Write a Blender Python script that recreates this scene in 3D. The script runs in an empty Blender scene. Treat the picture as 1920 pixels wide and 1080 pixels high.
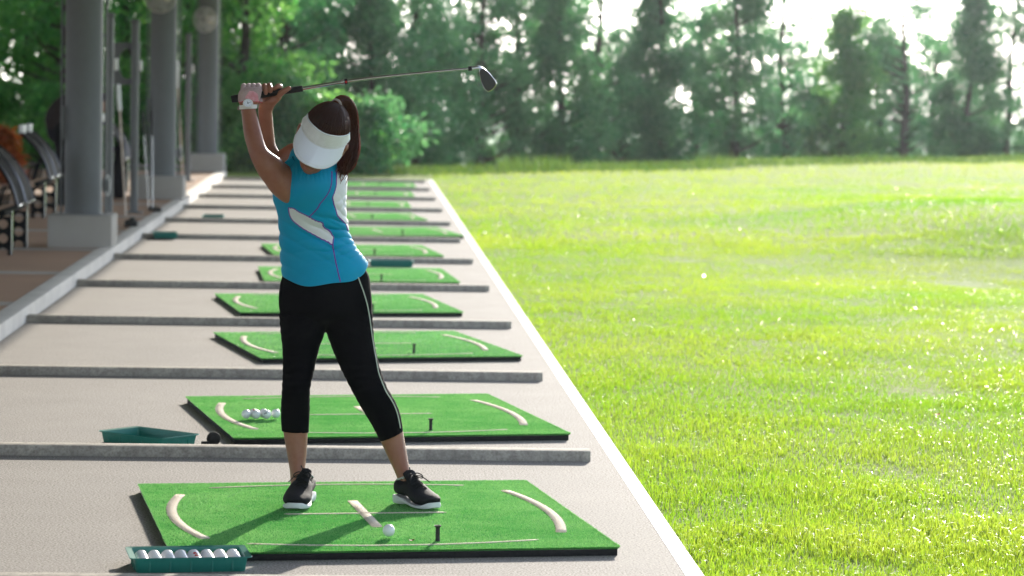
import bpy, bmesh, math, random
import numpy as np
from mathutils import Vector, Matrix, noise
from mathutils.bvhtree import BVHTree
from bpy_extras.mesh_utils import edge_loops_from_edges
R = math.radians
PI = math.pi
random.seed(7)
rng = np.random.default_rng(11)
SC = bpy.context.scene
COL = SC.collection
V = Vector

# ------------------------------------------------------------------ camera
FPX, PITCH, YAW, ROLL, CAMH = 5412.54, 0.071605, 0.052865, 0.017639, 1.61648
_cy, _sy, _cp, _sp = math.cos(YAW), math.sin(YAW), math.cos(PITCH), math.sin(PITCH)
FWD = V((_sy*_cp, _cy*_cp, -_sp))
_r = V((_cy, -_sy, 0)); _u = _r.cross(FWD)
RGT = _r*math.cos(ROLL) + _u*math.sin(ROLL)
UPV = _u*math.cos(ROLL) - _r*math.sin(ROLL)
CAM = V((0, 0, CAMH))

def W(px, py, Y):
    """point of the vertical plane at world depth Y that lies along a sight line"""
    d = FWD + RGT*((px-960)/FPX) - UPV*((py-540)/FPX)
    return CAM + d*(Y/d.y)

def ray(px, py):
    return (FWD + RGT*((px-960)/FPX) - UPV*((py-540)/FPX)).normalized()

def pix(p):
    d = p - CAM; z = d.dot(FWD)
    return 960 + FPX*d.dot(RGT)/z, 540 - FPX*d.dot(UPV)/z

cam_d = bpy.data.cameras.new('camera')
cam_d.sensor_width = 36; cam_d.lens = FPX/1920*36
cam_d.clip_start = .1; cam_d.clip_end = 6000
cam = bpy.data.objects.new('camera', cam_d); COL.objects.link(cam)
m = Matrix((RGT, UPV, -FWD)).transposed().to_4x4(); m.translation = CAM
cam.matrix_world = m
SC.camera = cam
cam_d.dof.use_dof = True
cam_d.dof.focus_distance = 10.75
cam_d.dof.aperture_fstop = 4.2
cam_d.dof.aperture_blades = 0

# ------------------------------------------------------------------ light
SUN_EL, SUN_AZ = R(17), R(14.5)      # azimuth to the right of +Y
w = bpy.data.worlds.new('World'); SC.world = w; w.use_nodes = True
nt = w.node_tree; nt.nodes.clear()
sky = nt.nodes.new('ShaderNodeTexSky'); sky.sky_type = 'NISHITA'; sky.sun_disc = False
sky.sun_elevation = SUN_EL; sky.sun_rotation = SUN_AZ
sky.air_density = 1.0; sky.dust_density = .7; sky.ozone_density = 1.5
bg = nt.nodes.new('ShaderNodeBackground'); bg.inputs[1].default_value = .15
wo = nt.nodes.new('ShaderNodeOutputWorld')
hs = nt.nodes.new('ShaderNodeHueSaturation'); hs.inputs['Saturation'].default_value = .42; hs.inputs['Value'].default_value = 1.1
nt.links.new(sky.outputs[0], hs.inputs['Color']); tm = nt.nodes.new('ShaderNodeMix'); tm.data_type = 'RGBA'; tm.blend_type = 'MULTIPLY'; tm.inputs['Factor'].default_value = 1; tm.inputs['B'].default_value = (.92, .985, 1.1, 1)
nt.links.new(hs.outputs[0], tm.inputs['A']); nt.links.new(tm.outputs['Result'], bg.inputs[0]); nt.links.new(bg.outputs[0], wo.inputs[0])
sl = bpy.data.lights.new('sun', 'SUN'); sl.energy = 4.0; sl.angle = R(.6); sl.color = (1, .92, .8)
so = bpy.data.objects.new('sun', sl); COL.objects.link(so)
sd = V((math.sin(SUN_AZ)*math.cos(SUN_EL), math.cos(SUN_AZ)*math.cos(SUN_EL), math.sin(SUN_EL)))
so.rotation_euler = sd.to_track_quat('Z', 'Y').to_euler(); so.location = (20, 60, 30)
SC.view_settings.view_transform = 'Standard'; SC.view_settings.look = 'None'
SC.view_settings.exposure = 1.12; SC.view_settings.gamma = 1
SC.cycles.use_denoising = True
SC.cycles.max_bounces = 8; SC.cycles.transparent_max_bounces = 8
SC.cycles.volume_bounces = 0
SC.cycles.sample_clamp_indirect = 6

# ------------------------------------------------------------------ materials
def mat(name, col, rough=.6, spec=.4, metal=0, bump=None, vary=None, trans=None, sheen=0, sss=0, coord='Object', coat=0):
    """bump=(scale, strength, dist); vary=[(scale, colour, amount, detail), ...]; trans=(colour, amount)"""
    M = bpy.data.materials.new(name); M.use_nodes = True
    n = M.node_tree.nodes; l = M.node_tree.links
    b = n['Principled BSDF']; out = n['Material Output']
    b.inputs['Roughness'].default_value = rough
    b.inputs['Specular IOR Level'].default_value = spec
    b.inputs['Metallic'].default_value = metal
    b.inputs['Sheen Weight'].default_value = sheen
    b.inputs['Coat Weight'].default_value = coat
    if sss:
        b.inputs['Subsurface Weight'].default_value = sss
        b.inputs['Subsurface Radius'].default_value = (.012, .005, .003)
        b.inputs['Subsurface Scale'].default_value = .6
    tc = n.new('ShaderNodeTexCoord')
    c = n.new('ShaderNodeRGB'); c.outputs[0].default_value = (*col, 1)
    sock = c.outputs[0]
    for (s, cc, amt, det) in vary or []:
        t = n.new('ShaderNodeTexNoise'); t.inputs['Scale'].default_value = s; t.inputs['Detail'].default_value = det
        l.new(tc.outputs[coord], t.inputs['Vector'])
        rp = n.new('ShaderNodeMapRange'); rp.inputs['From Min'].default_value = .38; rp.inputs['From Max'].default_value = .66
        rp.inputs['To Max'].default_value = amt
        l.new(t.outputs['Fac'], rp.inputs['Value'])
        mx = n.new('ShaderNodeMix'); mx.data_type = 'RGBA'
        l.new(rp.outputs[0], mx.inputs['Factor']); l.new(sock, mx.inputs['A'])
        mx.inputs['B'].default_value = (*cc, 1)
        sock = mx.outputs['Result']
    l.new(sock, b.inputs['Base Color'])
    if bump:
        t = n.new('ShaderNodeTexNoise'); t.inputs['Scale'].default_value = bump[0]; t.inputs['Detail'].default_value = 4
        l.new(tc.outputs[coord], t.inputs['Vector'])
        bp = n.new('ShaderNodeBump'); bp.inputs['Strength'].default_value = bump[1]; bp.inputs['Distance'].default_value = bump[2]
        l.new(t.outputs['Fac'], bp.inputs['Height']); l.new(bp.outputs[0], b.inputs['Normal'])
    if trans:
        tb = n.new('ShaderNodeBsdfTranslucent'); tb.inputs[0].default_value = (*trans[0], 1)
        ms = n.new('ShaderNodeMixShader'); ms.inputs[0].default_value = trans[1]
        l.new(b.outputs[0], ms.inputs[1]); l.new(tb.outputs[0], ms.inputs[2]); l.new(ms.outputs[0], out.inputs[0])
    return M

def leafmat(name, a, b_, ta, tb_, amt, rough=.5, spec=.4):
    """leaf / blade: attribute 'tint' runs from colour a to b_; translucent with ta..tb_"""
    M = bpy.data.materials.new(name); M.use_nodes = True
    n = M.node_tree.nodes; l = M.node_tree.links
    p = n['Principled BSDF']; out = n['Material Output']
    at = n.new('ShaderNodeAttribute'); at.attribute_name = 'tint'
    def mix(x, y):
        mx = n.new('ShaderNodeMix'); mx.data_type = 'RGBA'
        l.new(at.outputs['Fac'], mx.inputs['Factor'])
        mx.inputs['A'].default_value = (*x, 1); mx.inputs['B'].default_value = (*y, 1)
        return mx.outputs['Result']
    l.new(mix(a, b_), p.inputs['Base Color'])
    p.inputs['Roughness'].default_value = rough; p.inputs['Specular IOR Level'].default_value = spec
    t = n.new('ShaderNodeBsdfTranslucent'); l.new(mix(ta, tb_), t.inputs[0])
    ms = n.new('ShaderNodeMixShader'); ms.inputs[0].default_value = amt
    l.new(p.outputs[0], ms.inputs[1]); l.new(t.outputs[0], ms.inputs[2]); l.new(ms.outputs[0], out.inputs[0])
    return M

M_CONC = mat('aggregate_concrete', (.285, .26, .235), .8, .12, vary=[(1.1, (.18, .168, .156), .65, 5), (.35, (.30, .275, .25), .5, 3), (5, (.185, .172, .16), .5, 4), (2.3, (.15, .135, .12), .35, 6), (100, (.085, .078, .072), .85, 3), (130, (.48, .44, .40), .8, 3)], bump=(260, .35, .004), coord='Object')
M_BAR = mat('divider_concrete', (.50, .455, .39), .85, .1, vary=[(90, (.2, .185, .16), .6, 2), (130, (.6, .56, .5), .4, 2), (4, (.24, .22, .2), .45, 4), (28, (.1, .09, .08), .35, 1)], bump=(120, .5, .004))
M_KERB = mat('kerb_concrete', (.72, .68, .62), .8, .2, vary=[(3, (.48, .45, .41), .5, 4), (160, (.42, .39, .35), .35, 2)], bump=(120, .3, .003))
M_TILE = mat('terrace_tiles', (.42, .255, .165), .75, .1, vary=[(1.2, (.3, .19, .13), .5, 4), (90, (.45, .33, .25), .4, 2)], bump=(90, .2, .002))
M_TILEB = mat('terrace_band', (.42, .37, .32), .75, .1, vary=[(60, (.3, .27, .24), .4, 3)])
M_EDGE = mat('white_edging', (.86, .87, .88), .5, .3, vary=[(5, (.76, .76, .75), .4, 4)])
M_PLINTH = mat('plinth_render', (.4, .375, .345), .85, .2, vary=[(3, (.33, .31, .28), .5, 4), (150, (.28, .26, .24), .3, 2)], bump=(140, .3, .003))
M_COL = mat('grey_column_paint', (.15, .157, .163), .6, .5, vary=[(2, (.13, .135, .14), .5, 3), (18, (.12, .12, .12), .25, 4)], bump=(30, .05, .003))
M_POST = mat('grey_post_paint', (.13, .135, .14), .45, .4, vary=[(8, (.1, .1, .1), .4, 3)])
M_ROOF = mat('canopy_paint', (.38, .38, .37), .7, .2)
M_BLACK = mat('black_rubber', (.012, .012, .012), .8, .3, vary=[(60, (.03, .03, .03), .4, 3)], bump=(200, .3, .002))
M_TEE = mat('tee_rubber', (.014, .014, .015), .55, .4)
M_CHROME = mat('chrome', (.62, .63, .65), .18, .5, metal=1)
M_STEEL = mat('shaft_steel', (.5, .5, .48), .16, .5, metal=1, vary=[(30, (.45, .45, .43), .5, 2)])
M_IRON = mat('iron_face', (.035, .032, .028), .45, .4, metal=.3, vary=[(60, (.05, .045, .04), .4, 3)])
M_GRIP = mat('grip_rubber', (.01, .01, .01), .6, .35, bump=(350, .6, .001))
M_TRAY = mat('green_plastic', (.012, .19, .15), .38, .45, vary=[(7, (.01, .15, .12), .5, 3), (45, (.04, .24, .2), .25, 3)], bump=(60, .08, .002))
M_SEATBLK = mat('black_seat_steel', (.008, .008, .009), .7, .12)
M_RAIL = mat('seat_rail_steel', (.14, .14, .15), .3, .5, metal=1)
M_WHITEP = mat('white_plastic', (.8, .8, .78), .4, .4)
M_DARKCL = mat('dark_cloth', (.012, .011, .013), .9, .2, bump=(40, .4, .01))
M_BROWNCL = mat('brown_grey_cloth', (.035, .026, .026), .9, .2, bump=(30, .5, .01))
M_RED = mat('red_ink', (.55, .02, .02), .5, .4)
M_BLUEINK = mat('dark_ink', (.02, .03, .06), .5, .4)

def ballmat():
    M = mat('golf_ball_cover', (.8, .8, .82), .3, .5, coat=.3)
    n = M.node_tree.nodes; l = M.node_tree.links
    vo = n.new('ShaderNodeTexVoronoi'); vo.inputs['Scale'].default_value = 260
    tc = n.new('ShaderNodeTexCoord'); l.new(tc.outputs['Object'], vo.inputs['Vector'])
    bp = n.new('ShaderNodeBump'); bp.inputs['Strength'].default_value = .6; bp.inputs['Distance'].default_value = .0008
    l.new(vo.outputs['Distance'], bp.inputs['Height']); l.new(bp.outputs[0], n['Principled BSDF'].inputs['Normal'])
    return M
M_BALL = ballmat()

# ------------------------------------------------------------------ object helpers
def link(o, parent=None):
    COL.objects.link(o)
    if parent: o.parent = parent
    return o

def tag(o, label=None, cat=None, group=None, kind=None):
    if label: o['label'] = label
    if cat: o['category'] = cat
    if group: o['group'] = group
    if kind: o['kind'] = kind
    return o

def thing(name, label, cat, loc=(0, 0, 0), rz=0, group=None):
    o = bpy.data.objects.new(name, None); link(o)
    o.location = loc; o.rotation_euler = (0, 0, rz); o.empty_display_size = .1
    return tag(o, label, cat, group)

def kids(o):
    return [c for c in COL.objects if c.parent == o]

def dup(root, loc, rz=None, label=None, drop=()):
    def cp(o, par):
        c = o.copy(); link(c, par)
        for ch in kids_of.get(o.name, []):
            if ch.name.split('.')[0] not in drop: cp(ch, c)
        return c
    kids_of = {}
    for o in list(COL.objects):
        if o.parent: kids_of.setdefault(o.parent.name, []).append(o)
    r = cp(root, None); r.location = loc
    if rz is not None: r.rotation_euler = (0, 0, rz)
    if label: r['label'] = label
    return r

def mesh(name, verts, faces, mats, parent=None, smooth=True, off=None, fm=None, auto=None):
    me = bpy.data.meshes.new(name)
    if off is not None: verts = [(v[0]-off[0], v[1]-off[1], v[2]-off[2]) for v in verts]
    me.from_pydata([tuple(v) for v in verts], [], faces)
    for mm in (mats if isinstance(mats, (list, tuple)) else [mats]): me.materials.append(mm)
    if fm: me.polygons.foreach_set('material_index', fm)
    if smooth: me.polygons.foreach_set('use_smooth', [True]*len(me.polygons))
    me.update()
    if auto is not None:
        me.set_sharp_from_angle(angle=R(auto))
    o = bpy.data.objects.new(name, me); link(o, parent)
    return o

def npmesh(name, co, idx, mats, parent=None, tint=None, smooth=False, nper=4, mi=None):
    """co (n,3), idx (f,nper)"""
    me = bpy.data.meshes.new(name)
    me.vertices.add(len(co)); me.vertices.foreach_set('co', co.astype(np.float32).ravel())
    f = len(idx)
    me.loops.add(f*nper); me.loops.foreach_set('vertex_index', idx.astype(np.int32).ravel())
    me.polygons.add(f)
    me.polygons.foreach_set('loop_start', np.arange(0, f*nper, nper, dtype=np.int32))
    if smooth: me.polygons.foreach_set('use_smooth', np.ones(f, bool))
    for mm in (mats if isinstance(mats, (list, tuple)) else [mats]): me.materials.append(mm)
    if mi is not None: me.polygons.foreach_set('material_index', mi.astype(np.int32))
    if tint is not None:
        a = me.attributes.new('tint', 'FLOAT', 'POINT'); a.data.foreach_set('value', tint.astype(np.float32))
    me.update(calc_edges=True); me.validate()
    o = bpy.data.objects.new(name, me); link(o, parent)
    return o

class MB:
    """collects shapes for ONE mesh object"""
    def __init__(s): s.v = []; s.f = []; s.m = []
    def add(s, v, f, m=0):
        k = len(s.v); s.v += [V(x) for x in v]; s.f += [[i+k for i in q] for q in f]; s.m += [m]*len(f)
    def rings(s, rings, closed=True, cap0=True, cap1=True, m=0):
        n = len(rings[0]); v = [p for r_ in rings for p in r_]; f = []
        for i in range(len(rings)-1):
            for j in range(n if closed else n-1):
                j2 = (j+1) % n
                f.append([i*n+j, i*n+j2, (i+1)*n+j2, (i+1)*n+j])
        if cap0: f.append(list(range(n))[::-1])
        if cap1: f.append([(len(rings)-1)*n+j for j in range(n)])
        s.add(v, f, m)
    def tube(s, pts, rad, n=10, m=0, cap=True, flat=None):
        pts = [V(p) for p in pts]; k = len(pts)
        if not hasattr(rad, '__len__'): rad = [rad]*k
        rings = []; up = None
        for i, p in enumerate(pts):
            t = (pts[min(i+1, k-1)] - pts[max(i-1, 0)]).normalized()
            if up is None:
                a = V((0, 0, 1)) if abs(t.z) < .9 else V((1, 0, 0))
                up = (a - t*a.dot(t)).normalized()
            else:
                up = (up - t*up.dot(t)).normalized()
            sd_ = t.cross(up)
            fy = flat if flat else 1
            rings.append([p + (up*math.cos(q)*rad[i] + sd_*math.sin(q)*rad[i]*fy) for q in [2*PI*j/n for j in range(n)]])
        s.rings(rings, cap0=cap, cap1=cap, m=m)
    def lathe(s, prof, c=(0, 0, 0), n=32, m=0, axis='Z', cap=True):
        c = V(c); rings = []
        for r_, z in prof:
            ring = []
            for j in range(n):
                a = 2*PI*j/n; x, y = r_*math.cos(a), r_*math.sin(a)
                ring.append(c + (V((x, y, z)) if axis == 'Z' else V((z, x, y)) if axis == 'X' else V((y, z, x))))
            rings.append(ring)
        s.rings(rings, cap0=cap, cap1=cap, m=m)
    def box(s, c, size, bev=0, rz=0, m=0, mtx=None, seg=2):
        bm = bmesh.new(); bmesh.ops.create_cube(bm, size=1)
        for v in bm.verts: v.co = V((v.co.x*size[0], v.co.y*size[1], v.co.z*size[2]))
        if bev: bmesh.ops.bevel(bm, geom=list(bm.edges), offset=bev, segments=seg, affect='EDGES', profile=.5)
        T = mtx if mtx is not None else Matrix.Translation(V(c)) @ Matrix.Rotation(rz, 4, 'Z')
        bm.verts.index_update()
        s.add([T @ v.co for v in bm.verts], [[v.index for v in f.verts] for f in bm.faces], m); bm.free()
    def ball(s, c, rad, axes=None, nu=20, nv=12, m=0):
        """ellipsoid; axes = (x,y,z) unit vectors"""
        c = V(c); ax = axes or (V((1, 0, 0)), V((0, 1, 0)), V((0, 0, 1)))
        if not hasattr(rad, '__len__'): rad = (rad,)*3
        v = [c + ax[2]*rad[2]]; f = []
        for i in range(1, nv):
            t = PI*i/nv
            for j in range(nu):
                q = 2*PI*j/nu
                v.append(c + ax[0]*rad[0]*math.sin(t)*math.cos(q) + ax[1]*rad[1]*math.sin(t)*math.sin(q) + ax[2]*rad[2]*math.cos(t))
        v.append(c - ax[2]*rad[2])
        for j in range(nu): f.append([0, 1+j, 1+(j+1) % nu])
        for i in range(nv-2):
            for j in range(nu):
                a = 1+i*nu; f.append([a+j, a+nu+j, a+nu+(j+1) % nu, a+(j+1) % nu])
        a = 1+(nv-2)*nu
        for j in range(nu): f.append([a+j, len(v)-1, a+(j+1) % nu])
        s.add(v, f, m)
    def build(s, name, mats, parent=None, smooth=True, off=None, auto=40):
        return mesh(name, s.v, s.f, mats, parent, smooth, off, s.m if len(set(s.m)) > 1 or isinstance(mats, (list, tuple)) else None, auto)

def spline(pts, n):
    """Catmull-Rom through pts (any dimension), n samples per span"""
    P = [np.array(p, float) for p in pts]; out = []
    for i in range(len(P)-1):
        p0 = P[i-1] if i else 2*P[0]-P[1]; p1 = P[i]; p2 = P[i+1]; p3 = P[i+2] if i+2 < len(P) else 2*P[-1]-P[-2]
        for k in range(n):
            t = k/n
            out.append(.5*((2*p1)+(-p0+p2)*t+(2*p0-5*p1+4*p2-p3)*t*t+(-p0+3*p1-3*p2+p3)*t**3))
    out.append(P[-1]); return out

def remesh(mb, voxel, smooth=4, name='tmp', fac=.5):
    """union of the closed shapes in mb as one smooth surface -> (verts, faces, normals)"""
    me = bpy.data.meshes.new(name); me.from_pydata([tuple(v) for v in mb.v], [], mb.f)
    bm = bmesh.new(); bm.from_mesh(me); bmesh.ops.recalc_face_normals(bm, faces=bm.faces); bm.to_mesh(me); bm.free()
    o = bpy.data.objects.new(name, me); COL.objects.link(o)
    r_ = o.modifiers.new('r', 'REMESH'); r_.mode = 'VOXEL'; r_.voxel_size = voxel
    if smooth:
        s_ = o.modifiers.new('s', 'SMOOTH'); s_.iterations = smooth; s_.factor = fac
    dg = bpy.context.evaluated_depsgraph_get(); dg.update()
    ev = o.evaluated_get(dg); em = ev.to_mesh()
    n = len(em.vertices)
    co = np.empty(n*3, np.float32); em.vertices.foreach_get('co', co)
    no = np.empty(n*3, np.float32); em.vertices.foreach_get('normal', no)
    fs = [list(p.vertices) for p in em.polygons]
    ev.to_mesh_clear(); bpy.data.objects.remove(o); bpy.data.meshes.remove(me)
    return [V(c) for c in co.reshape(-1, 3)], fs, [V(c) for c in no.reshape(-1, 3)]

def inpoly(x, y, P):
    c = False; j = len(P)-1
    for i in range(len(P)):
        if (P[i][1] > y) != (P[j][1] > y) and x < (P[j][0]-P[i][0])*(y-P[i][1])/(P[j][1]-P[i][1])+P[i][0]: c = not c
        j = i
    return c

ORD = ['first', 'second', 'third', 'fourth', 'fifth', 'sixth', 'seventh', 'eighth', 'ninth', 'tenth', 'eleventh', 'twelfth']

# ================================================================== SETTING
BAY, Y0, XR, XL, XE = 3.29337, 12.21066, .9974, -2.1548, 1.148
HB = .0454
TL_A, TL_B = V((1.0, 50.0)), V((15.2, 66.0))          # line along which the trees stand
_td = (TL_B-TL_A).normalized(); TL_N = V((-_td.y, _td.x))

def past(x, y):
    return (V((x, y))-TL_A).dot(TL_N)

def lawn_z(x, y):
    s = past(x, y)
    z = -.02
    k = min(1, max(0, (x-3.5)/8))
    z += k*(.16*noise.noise(V((x*.11, y*.075, 3.1))) + .05*noise.noise(V((x*.4, y*.3, 1.7))))
    z += .30*math.exp(-((x-7.6)/2.3)**2-((y-31)/(3.2 if y < 31 else 9))**2) - .12*math.exp(-((x-6.5)/2.5)**2-((y-25)/2.4)**2)
    k2 = min(1, max(0, (x-1.2)/1.0))
    z += k2*.018*noise.noise(V((x*1.3, y*1.1, 5.5)))
    s2 = s-1.5-4*min(1, max(0, (2-x)/4))
    if s2 > 0: z -= min(26, .012*s2*s2 if s2 < 12 else 1.73+.2*(s2-12))
    return z

def axis(lo, hi, near, step, grow):
    a = [0.]; d = step
    while a[-1] < hi:
        if a[-1] > near: d *= grow
        a.append(a[-1]+d)
    b = [0.]; d = step
    while b[-1] > lo:
        if b[-1] < -near: d *= grow
        b.append(b[-1]-d)
    return sorted(set(b[1:]+a))
gx = axis(-1800, 1800, 26, .7, 1.22); gy = axis(-60, 2400, 95, .8, 1.2)
verts = [(x, y, lawn_z(x, y)) for y in gy for x in gx]
nx = len(gx)
faces = [[j*nx+i, j*nx+i+1, (j+1)*nx+i+1, (j+1)*nx+i] for j in range(len(gy)-1) for i in range(nx-1)]
M_LAWN = mat('lawn_soil', (.13, .21, .026), .9, .1, vary=[(.28, (.19, .22, .04), .6, 4), (2.2, (.09, .16, .02), .5, 4), (14, (.17, .23, .035), .5, 3), (.09, (.22, .22, .06), .5, 2)], bump=(30, .5, .03))
g_ = mesh('lawn', verts, faces, M_LAWN); tag(g_, kind='structure')

# grass blades on the lawn (thicker near the eye, thinning out with distance)
def blades(n, r0, r1, a0, a1, hmin, hmax, wid, seed, broad=False):
    q = np.random.default_rng(seed)
    rr = np.exp(q.uniform(math.log(r0), math.log(r1), n)); th = q.uniform(R(a0), R(a1), n)
    x = rr*np.sin(th); y = rr*np.cos(th)
    k = x > XE+.005
    k &= ((x-TL_A.x)*TL_N.x+(y-TL_A.y)*TL_N.y) < 3
    x, y, rr = x[k], y[k], rr[k]; n = len(x)
    patch = np.array([noise.noise(V((a*.55, b*.45, 9.3))) for a, b in zip(x, y)])
    fine = np.array([noise.noise(V((a*2.6, b*2.2, 2.3))) for a, b in zip(x, y)])
    kp = q.uniform(0, 1, n) < np.clip(.88+.5*fine, .5, 1)
    if broad: kp = (np.array([noise.noise(V((a*1.0, b_*.8, 21.3))) for a, b_ in zip(x, y)])+.5*fine) > .30
    if broad: kp &= (q.uniform(0, 1, n) < .45) & (x > XE+.08)
    x, y, rr, patch, fine = x[kp], y[kp], rr[kp], patch[kp], fine[kp]; n = len(x)
    z = np.array([lawn_z(a, b) for a, b in zip(x, y)])
    edge = np.clip(1-(x-XE)/1.6, 0, 1)*np.clip((17-y)/6, 0, 1)
    h = q.uniform(hmin, hmax, n)*(1+.75*edge*q.uniform(0, 1, n)+.9*np.clip(patch, 0, 1)*np.clip((20-rr)/8, 0, 1))*(1+.35*np.clip(fine, -1, 1))
    wd = wid*q.uniform(.6, 1.4, n)*np.maximum(1, (rr/13)**.75)
    h *= np.maximum(.75, 1-.006*(rr-10))
    yaw = q.uniform(0, 2*PI, n); lean = np.abs(q.normal(.9 if broad else 0, .75, n)); ld = q.uniform(0, 2*PI, n)
    dx, dy = np.cos(yaw)*wd/2, np.sin(yaw)*wd/2
    lx, ly = np.cos(ld)*np.sin(lean), np.sin(ld)*np.sin(lean); lz = np.cos(lean)
    P = np.empty((n, 5, 3))
    P[:, 0] = np.stack([x-dx, y-dy, z-.004], 1); P[:, 1] = np.stack([x+dx, y+dy, z-.004], 1)
    mx, my, mz = x+lx*h*.5*.7, y+ly*h*.5*.7, z+h*.55
    P[:, 2] = np.stack([mx+dx*.8, my+dy*.8, mz], 1); P[:, 3] = np.stack([mx-dx*.8, my-dy*.8, mz], 1)
    P[:, 4] = np.stack([x+lx*h*1.15, y+ly*h*1.15, z+h*(.35+.65*lz)], 1)
    b = np.arange(n)[:, None]*5
    tri = np.concatenate([b+np.array([[0, 1, 2]]), b+np.array([[0, 2, 3]]), b+np.array([[3, 2, 4]])], 1).reshape(-1, 3)
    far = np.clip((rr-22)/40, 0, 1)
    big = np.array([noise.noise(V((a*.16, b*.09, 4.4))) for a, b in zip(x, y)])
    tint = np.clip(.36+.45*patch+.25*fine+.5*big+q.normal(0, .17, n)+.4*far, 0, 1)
    return P.reshape(-1, 3), tri, np.repeat(tint, 5)
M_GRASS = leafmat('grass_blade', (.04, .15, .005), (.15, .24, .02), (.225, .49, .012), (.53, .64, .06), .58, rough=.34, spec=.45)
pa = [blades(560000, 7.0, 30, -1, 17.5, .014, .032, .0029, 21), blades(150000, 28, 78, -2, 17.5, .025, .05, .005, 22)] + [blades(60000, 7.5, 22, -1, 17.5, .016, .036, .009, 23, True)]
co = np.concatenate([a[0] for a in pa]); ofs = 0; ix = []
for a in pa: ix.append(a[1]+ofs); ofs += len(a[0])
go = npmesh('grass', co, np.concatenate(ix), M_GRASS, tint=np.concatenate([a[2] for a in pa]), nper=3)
# dew on the blades
q = np.random.default_rng(77); n = 8500
rr = np.exp(q.uniform(math.log(8), math.log(60), n)); th = q.uniform(R(-1), R(17.5), n); x = rr*np.sin(th); y = rr*np.cos(th)
k = (x > XE+.02) & (((x-TL_A.x)*TL_N.x+(y-TL_A.y)*TL_N.y) < 0); x, y, rr = x[k], y[k], rr[k]; n = len(x)
z = np.array([lawn_z(a, b_) for a, b_ in zip(x, y)])+q.uniform(.012, .032, n); s_ = .0018*(rr/10)**.8*q.uniform(.7, 1.6, n)
d = q.normal(0, 1, (n, 3, 3)); d /= np.linalg.norm(d, axis=2)[..., None]
P = np.stack([x, y, z], 1)[:, None, :]+d*s_[:, None, None]
M_DEW = mat('dew', (.9, .95, .9), .12, .9, metal=1)
o = npmesh('dew', P.reshape(-1, 3), np.arange(n*3).reshape(-1, 3), M_DEW, nper=3); tag(o, 'dew glittering on the grass of the range', 'dew', kind='stuff')
tag(go, 'short sunlit yellow-green grass covering the open driving range', 'grass', kind='stuff')

# tee floor, kerb, terrace, edging
b = MB(); b.box(((XL+1.085)/2, 22.2, -.15), (1.085-XL, 48.6, .3)); o = b.build('pavement', M_CONC, auto=30); tag(o, kind='structure')
b = MB()
n_ = 7; ex = 1.0846
for k in range(n_):                                  # ribbed strip
    x0 = ex+k*(XE-ex)/n_; wd = (XE-ex)/n_
    b.box((x0+wd/2, 22.2, -.0735+.0012*(k % 2)), (wd-.0012, 48.6, .15), .001, seg=1)
o = b.build('edging_strip', M_EDGE, auto=30); tag(o, kind='structure')
b = MB(); b.box((XL-.066, 22.2, -.05), (.13, 48.4, .302), .008); o = b.build('kerb', M_KERB, auto=40); tag(o, kind='structure')
b = MB(); b.box((-13.2, 22.2, -.06), (2*(13.2+XL-.133), 48.4, .3))
for k in range(-3, 12):
    yb = 19.15+3.0*k
    b.box((-13.2, yb, .0755), (2*(13.2+XL-.14), .3, .035), m=1)
o = b.build('terrace', [M_TILE, M_TILEB], auto=30); tag(o, kind='structure')

# canopy over the tee line
rf = thing('canopy_roof', 'pale flat canopy roof above the tee line, carried by the grey columns', 'roof', (-4, 22, 3.3))
b = MB(); b.box((-1.26, -7, .16), (11.8, 64, .16)); b.build('roof_slab', M_ROOF, rf)
for x in (1.55, 4.4, -3.3):
    b = MB(); b.box((x, -7, -.02), (.22, 63, .2)); b.build('roof_beam', M_ROOF, rf)

# concrete dividers
bar0 = None
b = MB(); b.box(((XL+XR)/2, .05, HB/2-.002), (XR-XL-.004, .1, HB+.004), .005, seg=2)
for k in range(-1, 11):
    y = Y0+BAY*k
    if k == -1: y += .06
    lab = ('low concrete divider bar, ' + ('at the very bottom edge, in front of the full ball tray' if k == -1 else 'just beyond the golfer, in front of the empty green tray' if k == 0 else 'farthest one, by the trees' if k == 10 else ORD[k]+' bar behind the golfer'))
    if bar0 is None:
        bar0 = b.build('divider_bar', M_BAR, off=(0, 0, 0)); bb = bar0
    else:
        bb = bar0.copy(); link(bb)
    bb.location = (0, y, 0); tag(bb, lab, 'divider', 'concrete dividers between the bays')

# ------------------------------------------------------------------ hitting mats
MW, MD = 1.524, 1.633
M_TURF = leafmat('turf_fibre', (.065, .34, .075), (.26, .60, .20), (.13, .53, .11), (.42, .74, .26), .32, rough=.5, spec=.35)
M_TURFB = mat('turf_backing', (.06, .31, .07), .95, .05, vary=[(40, (.1, .4, .12), .6, 4), (7, (.03, .2, .05), .5, 3), (2.2, (.09, .3, .08), .4, 4)], bump=(300, .6, .004))
M_MARK = leafmat('white_fibre', (.66, .58, .48), (.82, .75, .65), (.65, .58, .5), (.8, .74, .65), .2, rough=.7, spec=.2)
M_MARKB = mat('white_fibre_backing', (.7, .62, .52), .9, .1, vary=[(200, (.55, .47, .38), .5, 3)], bump=(300, .5, .003))

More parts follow.
